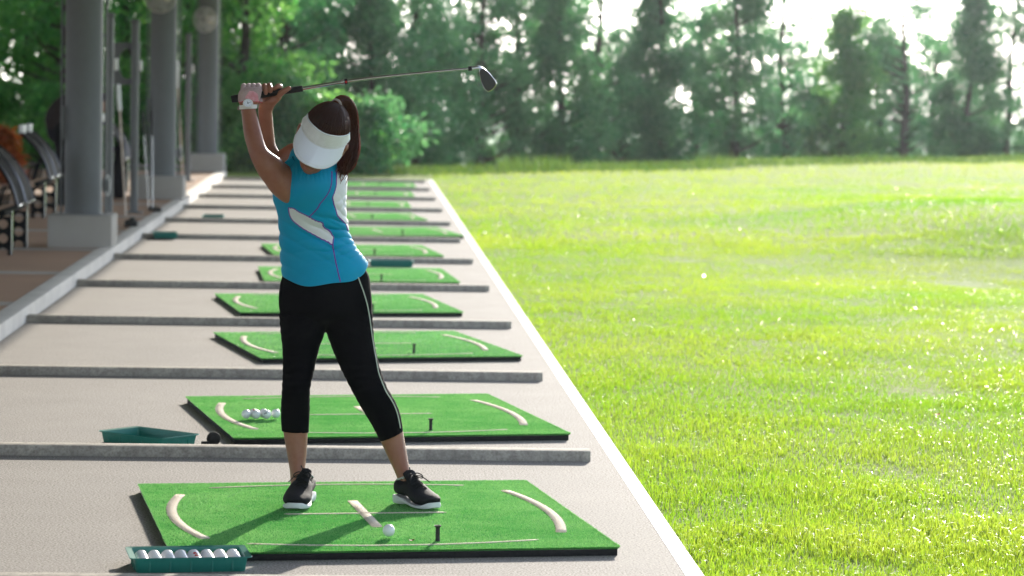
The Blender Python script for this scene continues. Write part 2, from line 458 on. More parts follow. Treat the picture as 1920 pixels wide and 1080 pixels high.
def arcpts(x0, bow, y0, y1, n=18):
    return [(x0+bow*(1-(2*(i/n)-1)**2), y0+(y1-y0)*i/n) for i in range(n+1)]
def flatline(x0, x1, y0, bow, n=18):
    return [(x0+(x1-x0)*i/n, y0+bow*(1-(2*(i/n)-1)**2)) for i in range(n+1)]
MARKS = [('side_arc', arcpts(-.628, -.068, -.525, .51), .036), ('side_arc', arcpts(.630, .058, -.49, .53), .036),
         ('centre_stripe', [(0, -.317), (0, -.11), (0, .11), (0, .306)], .036), ('cross_line', flatline(-.285, .294, -.002, .0), .016),
         ('front_line', flatline(-.49, .507, -.655, -.074), .013), ('back_line', flatline(-.497, .489, .69, .058), .013)]
def strip(path, hw, z):
    v = []; f = []
    P = [V((a, b_, z)) for a, b_ in path]
    for i, p_ in enumerate(P):
        t = (P[min(i+1, len(P)-1)]-P[max(i-1, 0)]).normalized(); s_ = V((-t.y, t.x, 0))
        v += [p_+s_*hw/2, p_-s_*hw/2, p_-s_*hw/2-V((0, 0, .004)), p_+s_*hw/2-V((0, 0, .004))]
    for i in range(len(P)-1):
        a = 4*i
        for j in range(4): f.append([a+j, a+(j+1) % 4, a+4+(j+1) % 4, a+4+j])
    f += [[3, 2, 1, 0], [len(v)-4, len(v)-3, len(v)-2, len(v)-1]]
    return v, f
def segdist(X, Y, path):
    d = np.full(len(X), 9.)
    for (ax, ay), (bx, by) in zip(path[:-1], path[1:]):
        L2 = (bx-ax)**2+(by-ay)**2
        t = np.clip(((X-ax)*(bx-ax)+(Y-ay)*(by-ay))/L2, 0, 1)
        d = np.minimum(d, np.hypot(X-ax-t*(bx-ax), Y-ay-t*(by-ay)))
    return d
def fibres(X, Y, z, h, wd, seed, out=None):
    q = np.random.default_rng(seed); n = len(X)
    yaw = q.uniform(0, 2*PI, n); hh = h*q.uniform(.6, 1.2, n); lx = q.normal(0, .35, n)*hh; ly = q.normal(0, .35, n)*hh - .15*hh
    if out is not None: lx = lx+out[0]; ly = ly+out[1]
    dx, dy = np.cos(yaw)*wd/2, np.sin(yaw)*wd/2
    P = np.empty((n, 3, 3))
    P[:, 0] = np.stack([X-dx, Y-dy, np.full(n, z)], 1); P[:, 1] = np.stack([X+dx, Y+dy, np.full(n, z)], 1)
    P[:, 2] = np.stack([X+lx, Y+ly, z+hh], 1)
    streak = np.sin(X*9+np.sin(Y*31)*.7)*.06+np.array([.42*noise.noise(V((a*2.2, b_*3.4, seed)))+.25*noise.noise(V((a*9, b_*14, seed))) for a, b_ in zip(X, Y)])
    tint = np.clip(.4+q.normal(0, .25, n)+streak+np.where(q.uniform(0, 1, n) < .06, .6, 0), 0, 1)
    return P.reshape(-1, 3), np.arange(n*3).reshape(-1, 3), np.repeat(tint, 3)

def make_mat(nf, seed, wd=.0029):
    t = thing('hitting_mat', 'x', 'mat', (0, 0, 0), 0, 'green hitting mats on the tee floor')
    b = MB(); b.box((0, 0, .0115), (MW-.006, MD-.006, .023), .002); b.build('rubber_base', M_BLACK, t, auto=30)
    q = np.random.default_rng(seed)
    X = q.uniform(-MW/2, MW/2, nf); Y = q.uniform(-MD/2, MD/2, nf)
    mk = np.zeros(nf, bool); dd = []
    for nm, pth, hw in MARKS:
        e = segdist(X, Y, pth) < hw/2+.002; dd.append(e & ~mk); mk |= e
    b = MB(); b.box((0, 0, .0265), (MW-.002, MD-.002, .007), .002)
    tv = np.array([tuple(v) for v in b.v]); bt = b
    P, I, T = fibres(X[~mk], Y[~mk], .0295, .0052, wd, seed+1)
    # longer fringe at the rim
    ne = nf//10
    s_ = q.uniform(0, 4, ne); ex = np.where(s_ < 1, -MW/2, np.where(s_ < 2, MW/2, q.uniform(-MW/2, MW/2, ne))); ey = np.where(s_ < 2, q.uniform(-MD/2, MD/2, ne), np.where(s_ < 3, -MD/2, MD/2))
    ox = np.where(s_ < 1, -.004, np.where(s_ < 2, .004, 0)); oy = np.where((s_ >= 2) & (s_ < 3), -.004, np.where(s_ >= 3, .004, 0))
    P2, I2, T2 = fibres(ex, ey, .0255, .009, wd*1.2, seed+2, (ox, oy))
    me_co = np.concatenate([P, P2]); me_ix = np.concatenate([I, I2+len(P)])
    tf = []; 
    for f in bt.f:
        for k in range(1, len(f)-1): tf.append([f[0], f[k], f[k+1]])
    tf = np.array(tf)
    co_ = np.concatenate([tv, me_co]); ix_ = np.concatenate([tf, me_ix+len(tv)])
    mi = np.concatenate([np.zeros(len(tf)), np.ones(len(me_ix))])
    npmesh('turf', co_, ix_, [M_TURFB, M_TURF], t, tint=np.concatenate([np.full(len(tv), .4), T, T2]), nper=3, mi=mi)
    for (nm, pth, hw), e in zip(MARKS, dd):
        v, f = strip(pth, hw-.001, .0338)
        v = np.array([tuple(x) for x in v]); tf = np.array([[a[0], a[k], a[k+1]] for a in f for k in range(1, len(a)-1)])
        P, I, T = fibres(X[e], Y[e], .0325, .0028, wd, seed+7)
        npmesh(nm, np.concatenate([v, P]), np.concatenate([tf, I+len(v)]), [M_MARKB, M_MARK], t, tint=np.concatenate([np.full(len(v), .5), T]), nper=3, mi=np.concatenate([np.zeros(len(tf)), np.ones(len(I))]))
    return t
MATS = [(.0283, 10.4704, .1431), (.0551, 13.5999, .1896), (.0243, 17.2476, .2168), (-.171, 20.393, .156), (-.03, 23.396, .067), (-.092, 26.733, .107), (.177, 30.115, .156), (-.096, 33.347, .116), (-.156, 36.558, .02), (-.053, 39.924, .02), (.032, 43.387, .02)]
mat_near = make_mat(210000, 31); mat_far = make_mat(26000, 41, .008)
used_far = False
for k, (x, y, a) in enumerate(MATS):
    lab = ['green turf hitting mat under the golfer\'s feet, one ball and a tee on it', 'green turf mat with four balls lying on its left side', 'green turf mat directly behind the one holding four balls'] + ['fourth green mat from the camera, with clear side arcs', 'fifth green mat from the camera, in front of it a dark green tray' if False else 'fifth green mat from the camera, its tee in front of a dark tray', 'sixth green mat from the camera, behind the long dark tray', 'seventh green mat from the camera, shifted furthest right', 'eighth green mat from the camera, beside the golfer\'s chest', 'ninth green mat from the camera, half hidden by a divider', 'tenth green mat from the camera, second from the trees', 'farthest green mat, last before the trees'][k-3:k-2] if k >= 3 else None
    if k < 3: lab = ['green turf hitting mat under the golfer\'s feet, one ball and a tee on it', 'green turf mat with four balls lying on its left side', 'green turf mat directly behind the one holding four balls'][k]
    else: lab = lab[0] if isinstance(lab, list) else lab
    if k == 0: t = mat_near; t.location = (x, y, 0); t.rotation_euler.z = a; t['label'] = lab
    elif k == 1: t = dup(mat_near, (x, y, 0), a, lab)
    elif k == 2: t = mat_far; t.location = (x, y, 0); t.rotation_euler.z = a; t['label'] = lab
    else: t = dup(mat_far, (x, y, 0), a, lab)

# a few fallen leaves
def leaf(loc, L, col, lab, rz):
    b = MB(); P = [V((L*(i/6-.5), s_*L*.24*math.sin(PI*min(1, max(0, i/6)))**.8, .004+.012*L/.05*(i/6-.5)**2*4)) for s_ in (1, -1) for i in range(7)]
    f = [[i, i+1, 8+i, 7+i] for i in range(6)]; b.add(P, f); b.add([p_+V((0, 0, .0012)) for p_ in P], [q_[::-1] for q_ in f])
    o = b.build('fallen_leaf', mat('dry_leaf', col, .7, .2), auto=None); o.location = loc; o.rotation_euler = (.12, .1, rz); tag(o, lab, 'leaf')
leaf((.186, 9.80, .037), .03, (.2, .1, .05), 'small brown leaf bit on the front line of the near mat', .5)
leaf((2.82, 13.9, .022), .05, (.5, .05, .03), 'small red leaf on the sunlit grass, the farther of two', .3)
leaf((3.02, 12.35, .022), .045, (.5, .08, .03), 'small red leaf on the sunlit grass, the nearer of two', 1.2)
# rubber tees
b = MB(); b.lathe([(.0001, .001), (.0085, 0), (.0085, .004), (.0075, .006), (.0075, .046), (.0085, .049), (.0125, .0535), (.0125, .0555), (.0095, .0555), (.006, .049), (.0001, .048)], n=20)
TEES = [(.28, 9.85), (.33, 12.99), (.32, 16.68), (.09, 19.60), (.17, 22.62), (.13, 25.97), (.43, 29.35), (.13, 32.66), (.09, 35.85), (.20, 39.30), (.28, 42.85)]
t0 = b.build('rubber_tee', M_TEE)
for k, (x, y) in enumerate(TEES):
    t = t0 if k == 0 else t0.copy()
    if k: link(t)
    t.location = (x, y, .031)
    tag(t, 'black rubber tee standing on the ' + ('mat under the golfer, beside the white ball' if k == 0 else 'mat with four balls' if k == 1 else 'farthest mat before the trees' if k == 10 else ORD[k]+' mat from the camera'), 'tee', 'rubber tees on the mats')

# ------------------------------------------------------------------ ball trays
def rrect(hx, hy, r_, z, n=5):
    out = []
    for cx_, cy_, a0 in ((hx-r_, hy-r_, 0), (-hx+r_, hy-r_, 90), (-hx+r_, -hy+r_, 180), (hx-r_, -hy+r_, 270)):
        for k in range(n): a = R(a0+90*k/(n-1)); out.append(V((cx_+r_*math.cos(a), cy_+r_*math.sin(a), z)))
    return out
def make_tray(lab):
    t = thing('ball_tray', lab, 'tray', group='green plastic ball trays')
    b = MB()
    b.rings([rrect(.176, .108, .012, 0), rrect(.178, .110, .014, .003), rrect(.184, .116, .014, .043), rrect(.1845, .1165, .014, .0475)], cap1=False)
    b.rings([rrect(.179, .111, .012, .0475), rrect(.172, .104, .011, .005)], cap0=False, cap1=False)
    b.rings([rrect(.172, .104, .011, .005), rrect(.01, .01, .004, .005)], cap0=False)
    for x in (-.135, -.068, 0, .068, .135):
        for s_ in (-1, 1): b.box((x, s_*.1135, .023), (.006, .004, .042), .001, seg=1)
    for y in (-.06, 0, .06):
        for s_ in (-1, 1): b.box((s_*.1815, y, .023), (.004, .006, .042), .001, seg=1)
    b.build('tray_body', M_TRAY, t, auto=35)
    b = MB()
    b.rings([rrect(.1785, .1105, .012, .0475), rrect(.1985, .1205, .018, .0505), rrect(.2, .122, .019, .0475), rrect(.1985, .1205, .018, .0465), rrect(.1845, .1165, .014, .0462)], cap0=False, cap1=False)
    b.build('tray_rim', M_TRAY, t, auto=50)
    return t
tray = make_tray('dark green plastic tray full of white golf balls, on the floor at bottom left')
TR1, TA1 = V((-.552, 9.470, 0)), .15
tray.location = TR1; tray.rotation_euler.z = TA1
dup(tray, (-.915, 12.66, 0), -.72, 'empty dark green tray turned at an angle, behind the near divider bar')
dup(tray, (.27, 24.93, 0), .02, 'dark green tray lying in front of a divider, right of the golfer\'s waist')
dup(tray, (-1.66, 32.66, 0), PI/2, 'small-looking green tray behind a far divider, left of the golfer')
dup(tray, (-1.93, 28.66, .012), PI/2+.1, 'green tray on a black pad against the kerb')
b = MB(); b.box((0, 0, .004), (.26, .34, .008), .002); o = b.build('rubber_pad', M_BLACK); o.location = (-1.97, 28.6, 0); tag(o, 'thin black pad on the floor against the kerb', 'pad')
b = MB(); b.box((0, 0, .03), (.12, .2, .06), .01); b.box((.01, 0, .07), (.05, .14, .03), .008); o = b.build('black_sandal', M_BLACK); o.location = (-2.29, 29.0, .1); tag(o, 'black sandal lying on the kerb beside the pad', 'sandal')

# golf balls
RB = .02135
b = MB(); b.ball((0, 0, 0), RB, nu=28, nv=18)
ball0 = b.build('golf_ball', M_BALL)
# marked variants (ink marks are part of the cover mesh)
def marked(ink, dirs):
    b = MB(); b.ball((0, 0, 0), RB, nu=40, nv=28); fm = []
    for f in b.f:
        c = sum((b.v[i] for i in f), V())/len(f); c.normalize()
        fm.append(1 if any((c-V(d).normalized()).length < s_ for d, s_ in dirs) else 0)
    return mesh('golf_ball', b.v, b.f, [M_BALL, ink], fm=fm)
ball_red = marked(M_RED, [((.1, -.5, .85), .28), ((.35, -.55, .75), .2)])
ball_ink = marked(M_BLUEINK, [((-.4+.12*i, -.8, .15+.07*i), .12) for i in range(5)])
placed = {}
def ball(src, loc, lab, grp):
    if src.name not in placed: o = src; placed[src.name] = 1
    else: o = src.copy(); link(o)
    o.location = loc; o.rotation_euler = (0 if src is not ball0 else random.uniform(0, 6), 0, 0 if src is not ball0 else random.uniform(0, 6))
    tag(o, lab, 'ball', grp); return o
ball(ball0, (.1122, 9.905, .037+RB), 'white golf ball ready to hit on the near mat', None)
TZ = .037+RB
ball(ball0, (-.516, 13.315, TZ), 'leftmost golf ball of those on the second mat', 'balls lying on the second mat')
ball(ball_ink, (-.422, 13.315, TZ), 'golf ball with a dark line mark, front row on the second mat', 'balls lying on the second mat')
ball(ball0, (-.470, 13.312, TZ), 'front golf ball between the leftmost and the dark-lined one', 'balls lying on the second mat')
ball(ball_red, (-.484, 13.352, TZ), 'golf ball with a red mark, behind the front balls on the second mat', 'balls lying on the second mat')
ball(ball0, (-.437, 13.356, TZ), 'rear golf ball peeking over the dark-lined one on the second mat', 'balls lying on the second mat')
ball(ball0, (-.380, 13.35, TZ), 'rightmost golf ball on the second mat, touching the golfer\'s trouser outline', 'balls lying on the second mat')
ca, sa = math.cos(TA1), math.sin(TA1)
for j in range(4):
    for i in range(8):
        lx = -.151+i*.0432+random.uniform(-.0006, .0006); ly = -.081+j*.0452+random.uniform(-.0008, .0008)
        src = ball_red if (i == 4 and j in (1, 2)) else ball0
        o = ball(src, TR1+V((ca*lx-sa*ly, sa*lx+ca*ly, .006+RB)), 'white golf ball%s, %s from the left, %s row of the full tray' % (' with red mark' if src is ball_red else '', ORD[i], ['front', 'second', 'third', 'back'][j]), 'golf balls in the full tray')

# black disc beside the empty tray
t = thing('rubber_disc', 'black round rubber disc standing on edge beside the empty green tray', 'disc', (-.63, 12.62, 0), .15)
b = MB(); b.lathe([(.0001, -.006), (.02, -.007), (.03, -.005), (.0305, 0), (.03, .005), (.02, .007), (.0001, .006)], (0, 0, .03), n=32, axis='Y'); b.build('disc', M_BLACK, t)
b = MB(); b.box((-.036, 0, .010), (.035, .028, .018), .005); b.build('foot', M_BLACK, t)

# ------------------------------------------------------------------ columns
def make_column():
    t = thing('roof_column', 'x', 'column', group='round grey columns along the kerb')
    b = MB(); b.box((-.005, .30, .1875), (.56, .6, .375), .012); b.build('plinth', M_PLINTH, t, auto=40)
    b = MB(); b.lathe([(.166, .376), (.165, .39), (.165, 3.3)], (0, .28, 0), n=64); b.build('shaft', M_COL, t, auto=40)
    for x, r_ in ((-.19, .009), (.205, .008)):
        b = MB(); b.tube([(x, .22, .376), (x, .22, 3.3)], r_, 10); b.build('conduit', M_POST, t)
    b = MB(); b.box((-.182, .21, 1.18), (.03, .05, .3), .005); b.build('junction_box', M_POST, t)
    return t
c0 = make_column(); CX = -2.455
c0['label'] = 'nearest round grey column on a concrete plinth, at the left'; c0.location = (CX, 25.45, 0)
dup(c0, (CX, 35.6, 0), 0, 'middle round grey column on its plinth, behind the golf clubs')
dup(c0, (CX, 46.0, 0), 0, 'farthest round grey column, at the end of the kerb')
def make_fan():
    t = thing('wall_fan', 'x', 'fan', group='fans fixed to the columns')
    M_WIRE = mat('fan_wire', (.62, .6, .58), .3, .5, metal=.5); M_MOTOR = mat('fan_motor', (.85, .74, .58), .35, .5); M_BLADE = mat('fan_blade', (.45, .45, .46), .3, .5, trans=((.5, .5, .5), .5))
    b = MB(); b.tube([(0, .15, -.02), (0, .02, -.02), (0, -.04, 0)], .018, 10); b.build('bracket', M_MOTOR, t)
    b = MB(); b.lathe([(.0001, .06), (.05, .055), (.06, .02), (.06, -.05), (.045, -.09), (.0001, -.1)], (.03, -.06, 0), n=24, axis='Y'); b.build('motor', M_MOTOR, t)
    b = MB()
    for k in range(5):
        a = 2*PI*k/5; u_ = V((math.cos(a), 0, math.sin(a))); s_ = V((-math.sin(a), .35, math.cos(a))).normalized(); c = V((0, -.19, 0))
        ring = [c+u_*.03+s_*.02, c+u_*.1+s_*.06, c+u_*.17+s_*.05, c+u_*.175-s_*.02, c+u_*.1-s_*.03, c+u_*.03-s_*.02]
        b.rings([ring, [p_+V((0, .003, 0)) for p_ in ring]])
    b.build('blade', M_BLADE, t, smooth=False)
    b = MB()
    for rr, yy in ((.05, -.25), (.1, -.248), (.15, -.24), (.19, -.21), (.2, -.18), (.19, -.14), (.12, -.11)):
        b.tube([(rr*math.cos(2*PI*k/40), yy, rr*math.sin(2*PI*k/40)) for k in range(41)], .0035, 5, cap=False)
    for k in range(30):
        a = 2*PI*k/30
        b.tube([(q_*math.cos(a), yy, q_*math.sin(a)) for q_, yy in ((.03, -.252), (.1, -.248), (.15, -.24), (.19, -.21), (.2, -.18), (.19, -.14), (.1, -.11))], .003, 4, cap=False)
    b.build('cage', M_WIRE, t)
    b = MB(); b.tube([(.03+.022*math.cos(a), -.1, -.13+.05*math.sin(a)) for a in [2*PI*k/24 for k in range(25)]], .007, 8, cap=False); b.build('pull_loop', M_MOTOR, t)
    return t
f0 = make_fan(); f0.location = (CX+.02, 45.95, 2.49); f0.rotation_euler.z = -.3; f0['label'] = 'wire-caged fan high on the farthest grey column'
dup(f0, (CX+.03, 35.5, 2.56), -.2, 'wire-caged fan at the top of the middle column')
dup(f0, (CX+.0, 25.4, 2.66), 0, 'fan at the top picture edge on the nearest column, only its lower rim showing')
# pull cords with oval handles
def cord(x, y, zt, z0, lab):
    t = thing('pull_cord', lab, 'cord', (x, y, z0), 0, 'hanging cords beside the columns')
    b = MB(); b.tube([(0, 0, 0.02), (.004, 0, .6), (-.003, 0, 1.3), (0, 0, zt-z0)], .006, 8); b.tube([(0, 0, -.22), (.003, 0, -.1), (0, 0, .01)], .006, 8); b.build('cord', M_POST, t)
    b = MB(); b.ball((0, 0, 0), (.033, .02, .085)); b.build('handle', M_POST, t)
    b = MB(); b.tube([(.02+.02*math.cos(a), -.012, .09*math.sin(a)) for a in [2*PI*k/24 for k in range(25)]], .005, 6, cap=False); b.build('handle_ring', M_WHITEP, t)
    return t
cord(CX+.215, 25.5, 3.2, .64, 'dark cord with an oval handle hanging beside the nearest column')
cord(CX+.215, 35.65, 3.2, .66, 'dark cord with an oval handle hanging beside the middle column')

# ------------------------------------------------------------------ posts
def make_post():
    t = thing('metal_post', 'x', 'post', group='thin grey posts on the terrace')
    b = MB(); b.tube([(0, 0, 0), (0, 0, 2.08)], .043, 20); b.build('pole', M_POST, t)
    b = MB(); b.lathe([(.046, 2.08), (.05, 2.085), (.05, 2.12), (.03, 2.13), (.0001, 2.13)], n=20); b.build('cap', M_POST, t)
    b = MB(); b.box((0, 0, .008), (.2, .2, .016), .004); b.build('base_plate', M_POST, t)
    b = MB(); b.box((.066, -.02, 1.62), (.032, .04, .12), .006); b.build('switch_box', M_WHITEP, t)
    return t
p0 = make_post(); p0.location = (-2.5, 28.8, .09); p0['label'] = 'thin grey post right behind the nearest column'
dup(p0, (-2.5, 32.0, .09), 0, 'thin grey post holding the board with a round hole')
dup(p0, (-2.5, 41.8, .09), 0, 'thin grey post between the middle and the farthest column')
# board with a round hole
b = MB(); n = 48
for zf, yy in ((1, 0), (1, .02)): pass
outer = []; inner = []
for k in range(n):
    a = 2*PI*k/n; c_, s_ = math.cos(a), math.sin(a)
    q_ = 1/max(abs(c_)/.17, abs(s_)/.235); outer.append((q_*c_, q_*s_)); inner.append((.09*c_+.03, .165*s_))
b.rings([[V((x, 0, z)) for x, z in outer], [V((x, 0, z)) for x, z in inner], [V((x, .02, z)) for x, z in inner], [V((x, .02, z)) for x, z in outer], [V((x, 0, z)) for x, z in outer]], cap0=False, cap1=False)
o = b.build('holed_board', M_POST, auto=30); o.location = (-2.62, 32.06, 1.73); tag(o, 'dark upright board with a round hole, fixed behind a thin post', 'board')
# sticks
def stick(p_, q_, r_, lab, M=M_WHITEP):
    t = thing('white_stick', lab, 'stick', p_, 0, 'pale sticks leaning by the columns')
    p_, q_ = V(p_), V(q_)
    b = MB(); b.tube([V((0, 0, 0)), (q_-p_)*.8], r_, 10); b.build('rod', mat('stick_wood', (.62, .5, .4), .5), t)
    b = MB(); b.tube([(q_-p_)*.8, q_-p_], r_*2.2, 10); b.build('handle', M, t)
    return t
stick((-2.53, 31.3, .09), (-2.66, 31.75, 1.5), .011, 'pale stick leaning between two thin posts')
stick((-2.36, 38.6, .09), (-2.44, 38.2, 1.8), .012, 'pale stick standing right behind the middle column')

# ------------------------------------------------------------------ golf clubs standing by the column
def make_driver(lab):
    t = thing('golf_club', lab, 'golf club', group='clubs leaning against the middle column')
    b = MB(); b.tube([(0, 0, .03), (-.03, .25, .85)], .0055, 8); b.build('shaft', M_STEEL, t)
    b = MB(); b.tube([(-.03, .25, .84), (-.04, .33, 1.12)], .012, 8); b.build('grip', M_GRIP, t)
    b = MB(); b.ball((.045, 0, .035), (.062, .05, .032)); b.tube([(0, 0, .03), (.012, 0, .045)], .012, 8); b.build('club_head', M_IRON, t)
    return t
d0 = make_driver('golf club with dark head leaning by the middle column, longer one at right'); d0.location = (-2.3, 32.1, .092)
dup(d0, (-2.36, 32.35, .092), .2, 'golf club with dark head leaning by the middle column, shorter one at left')

# ------------------------------------------------------------------ waiting seats
def make_seat_row():
    t = thing('waiting_bench', 'x', 'bench', group='black metal benches on the terrace')
    prof = [(-.50, .40), (-.46, .385), (-.3, .375), (-.13, .39), (-.03, .42), (0, .455)]
    back = spline([(.0, .47), (-.05, .63), (-.14, .78), (-.26, .9), (-.30, .93)], 5)
    M_PERF = M_SEATBLK
    for s_ in range(2):
        y0 = s_*.62
        b = MB()
        ring = lambda yy: [V((x, yy, z)) for x, z in back]+[V((x-.018, yy, z-.012)) for x, z in back[::-1]]
        b.rings([ring(y0), ring(y0+.52)]); sh = b.build('seat_shell', M_PERF, t, auto=35)
        for yy in (y0-.012, y0+.532):
            b = MB(); b.tube([V((x+.004, yy, z+.004)) for x, z in back], .0065, 8); b.tube([(0.004, yy, .47), (.02, yy, .45), (-.01, yy, .43)], .0065, 8); b.build('side_rail', M_RAIL, t)
        b = MB(); b.box((.012, y0+.26, .462), (.03, .54, .022), .006); b.build('front_lip', M_CHROME, t)
        b = MB(); b.box((-.315, y0+.26, .965), (.05, .2, .1), .012); b.build('headrest', M_WHITEP, t)
        b = MB()
        for i in range(4): b.tube([V((-.25+.012*i, y0+.08+.12*i, .42)), V((-.2+.012*i, y0+.08+.12*i, .6))], .008, 6)
        b.build('back_bar', M_SEATBLK, t)
    b = MB(); b.tube([(-.12, -.1, .4), (-.12, 1.3, .4)], .03, 12); b.build('beam', M_SEATBLK, t)
    for yy in (.02, 1.12):
        b = MB()                                         # perforated leg plate: three round holes
        n = 24
        for h in range(3):
            zc = .065+h*.12
            outer = []; inner = []
            for k in range(n):
                a = 2*PI*(k+.5)/n; c_, s2 = math.cos(a), math.sin(a); q_ = 1/max(abs(c_)/.075, abs(s2)/.06)
                outer.append((q_*c_-.12, q_*s2+zc)); inner.append((.04*c_-.12, .04*s2+zc))
            b.rings([[V((x, yy-.012, z)) for x, z in outer], [V((x, yy-.012, z)) for x, z in inner], [V((x, yy+.012, z)) for x, z in inner], [V((x, yy+.012, z)) for x, z in outer]], cap0=False, cap1=False)
        lg = b.build('leg', M_SEATBLK, t, auto=30)
        b = MB(); b.tube([(-.045, yy-.012, 0), (-.045, yy-.012, .42)], .0065, 8); b.box((-.06, yy, .006), (.14, .05, .012), .003); b.build('leg_edge', M_CHROME, lg)
    return t
s0 = make_seat_row(); s0.location = (-2.86, 24.25, .045); s0['label'] = 'nearest black bench with chrome rails, cut by the left picture edge'
dup(s0, (-3.27, 30.55, .05), 0, 'second black bench with chrome rails and white headrests, left of the nearest column')
dup(s0, (-2.98, 36.6, .09), 0, 'black bench with chrome rails seen between the thin posts')

# golf bag between the posts
t = thing('golf_bag', 'black golf bag standing between the two thin posts', 'bag', (-2.97, 35.3, .09))
b = MB(); b.rings([[V((c_[0]*math.cos(a)+c_[2], c_[1]*math.sin(a), z)) for a in [2*PI*k/20 for k in range(20)]] for z, c_ in ((.02, (.05, .06, .02)), (.05, (.1, .1, .01)), (.15, (.13, .12, 0)), (.26, (.125, .11, 0)), (.36, (.08, .08, .01)), (.5, (.055, .06, .03)), (.66, (.05, .055, .05)), (.72, (.045, .05, .05)))]); b.build('bag_body', M_DARKCL, t)
b = MB(); b.tube(spline([(.05, -.05, .68), (-.03, -.09, .6), (-.07, -.12, .4), (-.05, -.12, .25)], 5), .014, 8); b.build('strap', M_DARKCL, t)
b = MB(); b.box((-.02, -.115, .17), (.12, .03, .13), .012); b.build('pocket', M_DARKCL, t)

# ------------------------------------------------------------------ person in dark clothes behind the nearest column
def far_person():
    P0 = V((-3.47, 33.6, .09))
    t = thing('person', 'person in dark clothes bending forward behind the nearest column', 'person', P0)
    sk = mat('far_skin', (.34, .18, .11), .6)
    def lim(b, pts):   # (x,y,z,r)
        pts = spline(pts, 5)
        b.tube([V(p_[:3]) for p_ in pts], [p_[3] for p_ in pts], 14)
        b.ball(V(pts[0][:3]), pts[0][3]*.98); b.ball(V(pts[-1][:3]), pts[-1][3]*.98)
    legs = [[(.02, -.1, .86, .095), (.05, -.11, .46, .062), (.0, -.1, .09, .045)], [(.02, .1, .86, .095), (.1, .12, .47, .062), (.06, .13, .09, .045)]]
    torso = [(.0, 0, .86, .15), (-.02, 0, .98, .14), (.1, 0, 1.09, .15), (.27, 0, 1.13, .125)]
    arms = [[(.27, -.18, 1.12, .05), (.2, -.22, .9, .042), (.24, -.2, .68, .032)], [(.27, .18, 1.12, .05), (.36, .2, .92, .042), (.42, .14, .72, .032)]]
    hand = []
    b = MB()
    for l_ in legs: lim(b, l_)
    lim(b, torso)
    for a in arms:
        lim(b, a); h = V(a[-1][:3])
        b.ball(h+V((.01, 0, -.05)), (.022, .035, .05))
        for k in range(4): b.tube([h+V((.01, -.026+.018*k, -.08)), h+V((.02, -.028+.019*k, -.12)), h+V((.012, -.026+.018*k, -.145+.006*abs(k-1.5)))], [.0095, .009, .007], 8)
        b.tube([h+V((.02, -.03, -.03)), h+V((.045, -.045, -.07)), h+V((.05, -.045, -.095))], [.012, .011, .008], 8)
    lim(b, [(.29, 0, 1.16, .06), (.38, 0, 1.19, .055)])
    b.ball((.46, 0, 1.19), (.1, .075, .115)); b.ball((.53, 0, 1.12), (.04, .05, .05)); b.ball((.56, 0, 1.17), (.02, .015, .02))
    for s_ in (-1, 1): b.ball((.44, s_*.078, 1.18), (.02, .01, .03))
    v, f, n_ = remesh(b, .008, 3); mesh('body', v, f, sk, t)
    b = MB()
    for l_ in legs: lim(b, [(x, y, z, r_+.018) for x, y, z, r_ in l_])
    lim(b, [(.0, 0, .86, .165), (-.02, 0, .98, .155)])
    v, f, n_ = remesh(b, .01, 3); mesh('trousers', v, f, M_DARKCL, t)
    b = MB(); lim(b, [(x, y, z+.04, r_+.018) for x, y, z, r_ in torso])
    for a in arms: lim(b, [(x, y, z, r_+.016) for x, y, z, r_ in a[:2]])
    v, f, n_ = remesh(b, .01, 3); mesh('shirt', v, f, M_BROWNCL, t)
    b = MB(); b.ball((.435, 0, 1.225), (.11, .085, .1)); b.build('hair', M_DARKCL, t)
    for x, y in ((.02, -.1), (.08, .13)):
        b = MB(); b.ball((x+.05, y, .045), (.13, .045, .05)); b.box((x+.05, y, .012), (.25, .085, .022), .01); b.build('shoe', M_BLACK, t)
far_person()
# ================================================================== TREES
M_BARK = mat('bark', (.07, .055, .045), .9, .1, vary=[(9, (.03, .025, .02), .6, 4)], bump=(30, .6, .02))
M_LEAFA = leafmat('leaf_bright', (.022, .09, .024), (.10, .26, .06), (.1, .42, .07), (.34, .66, .14), .55, rough=.42, spec=.5)
M_LEAFB = leafmat('leaf_deep', (.022, .078, .034), (.09, .225, .09), (.07, .34, .11), (.24, .54, .19), .52, rough=.42, spec=.5)
M_LEAFO = leafmat('leaf_orange', (.25, .05, .012), (.4, .13, .02), (.45, .1, .02), (.6, .25, .04), .4)
M_WEED = leafmat('weed_blade', (.03, .09, .012), (.08, .15, .03), (.1, .24, .03), (.22, .32, .05), .4)

def spot(px, s):
    a = YAW+math.atan((px-960)/FPX); d = V((math.sin(a), math.cos(a)))
    if px < 790: return d*((50+s)/d.y)
    t = ((TL_A+TL_N*s).dot(TL_N))/d.dot(TL_N)
    return d*t

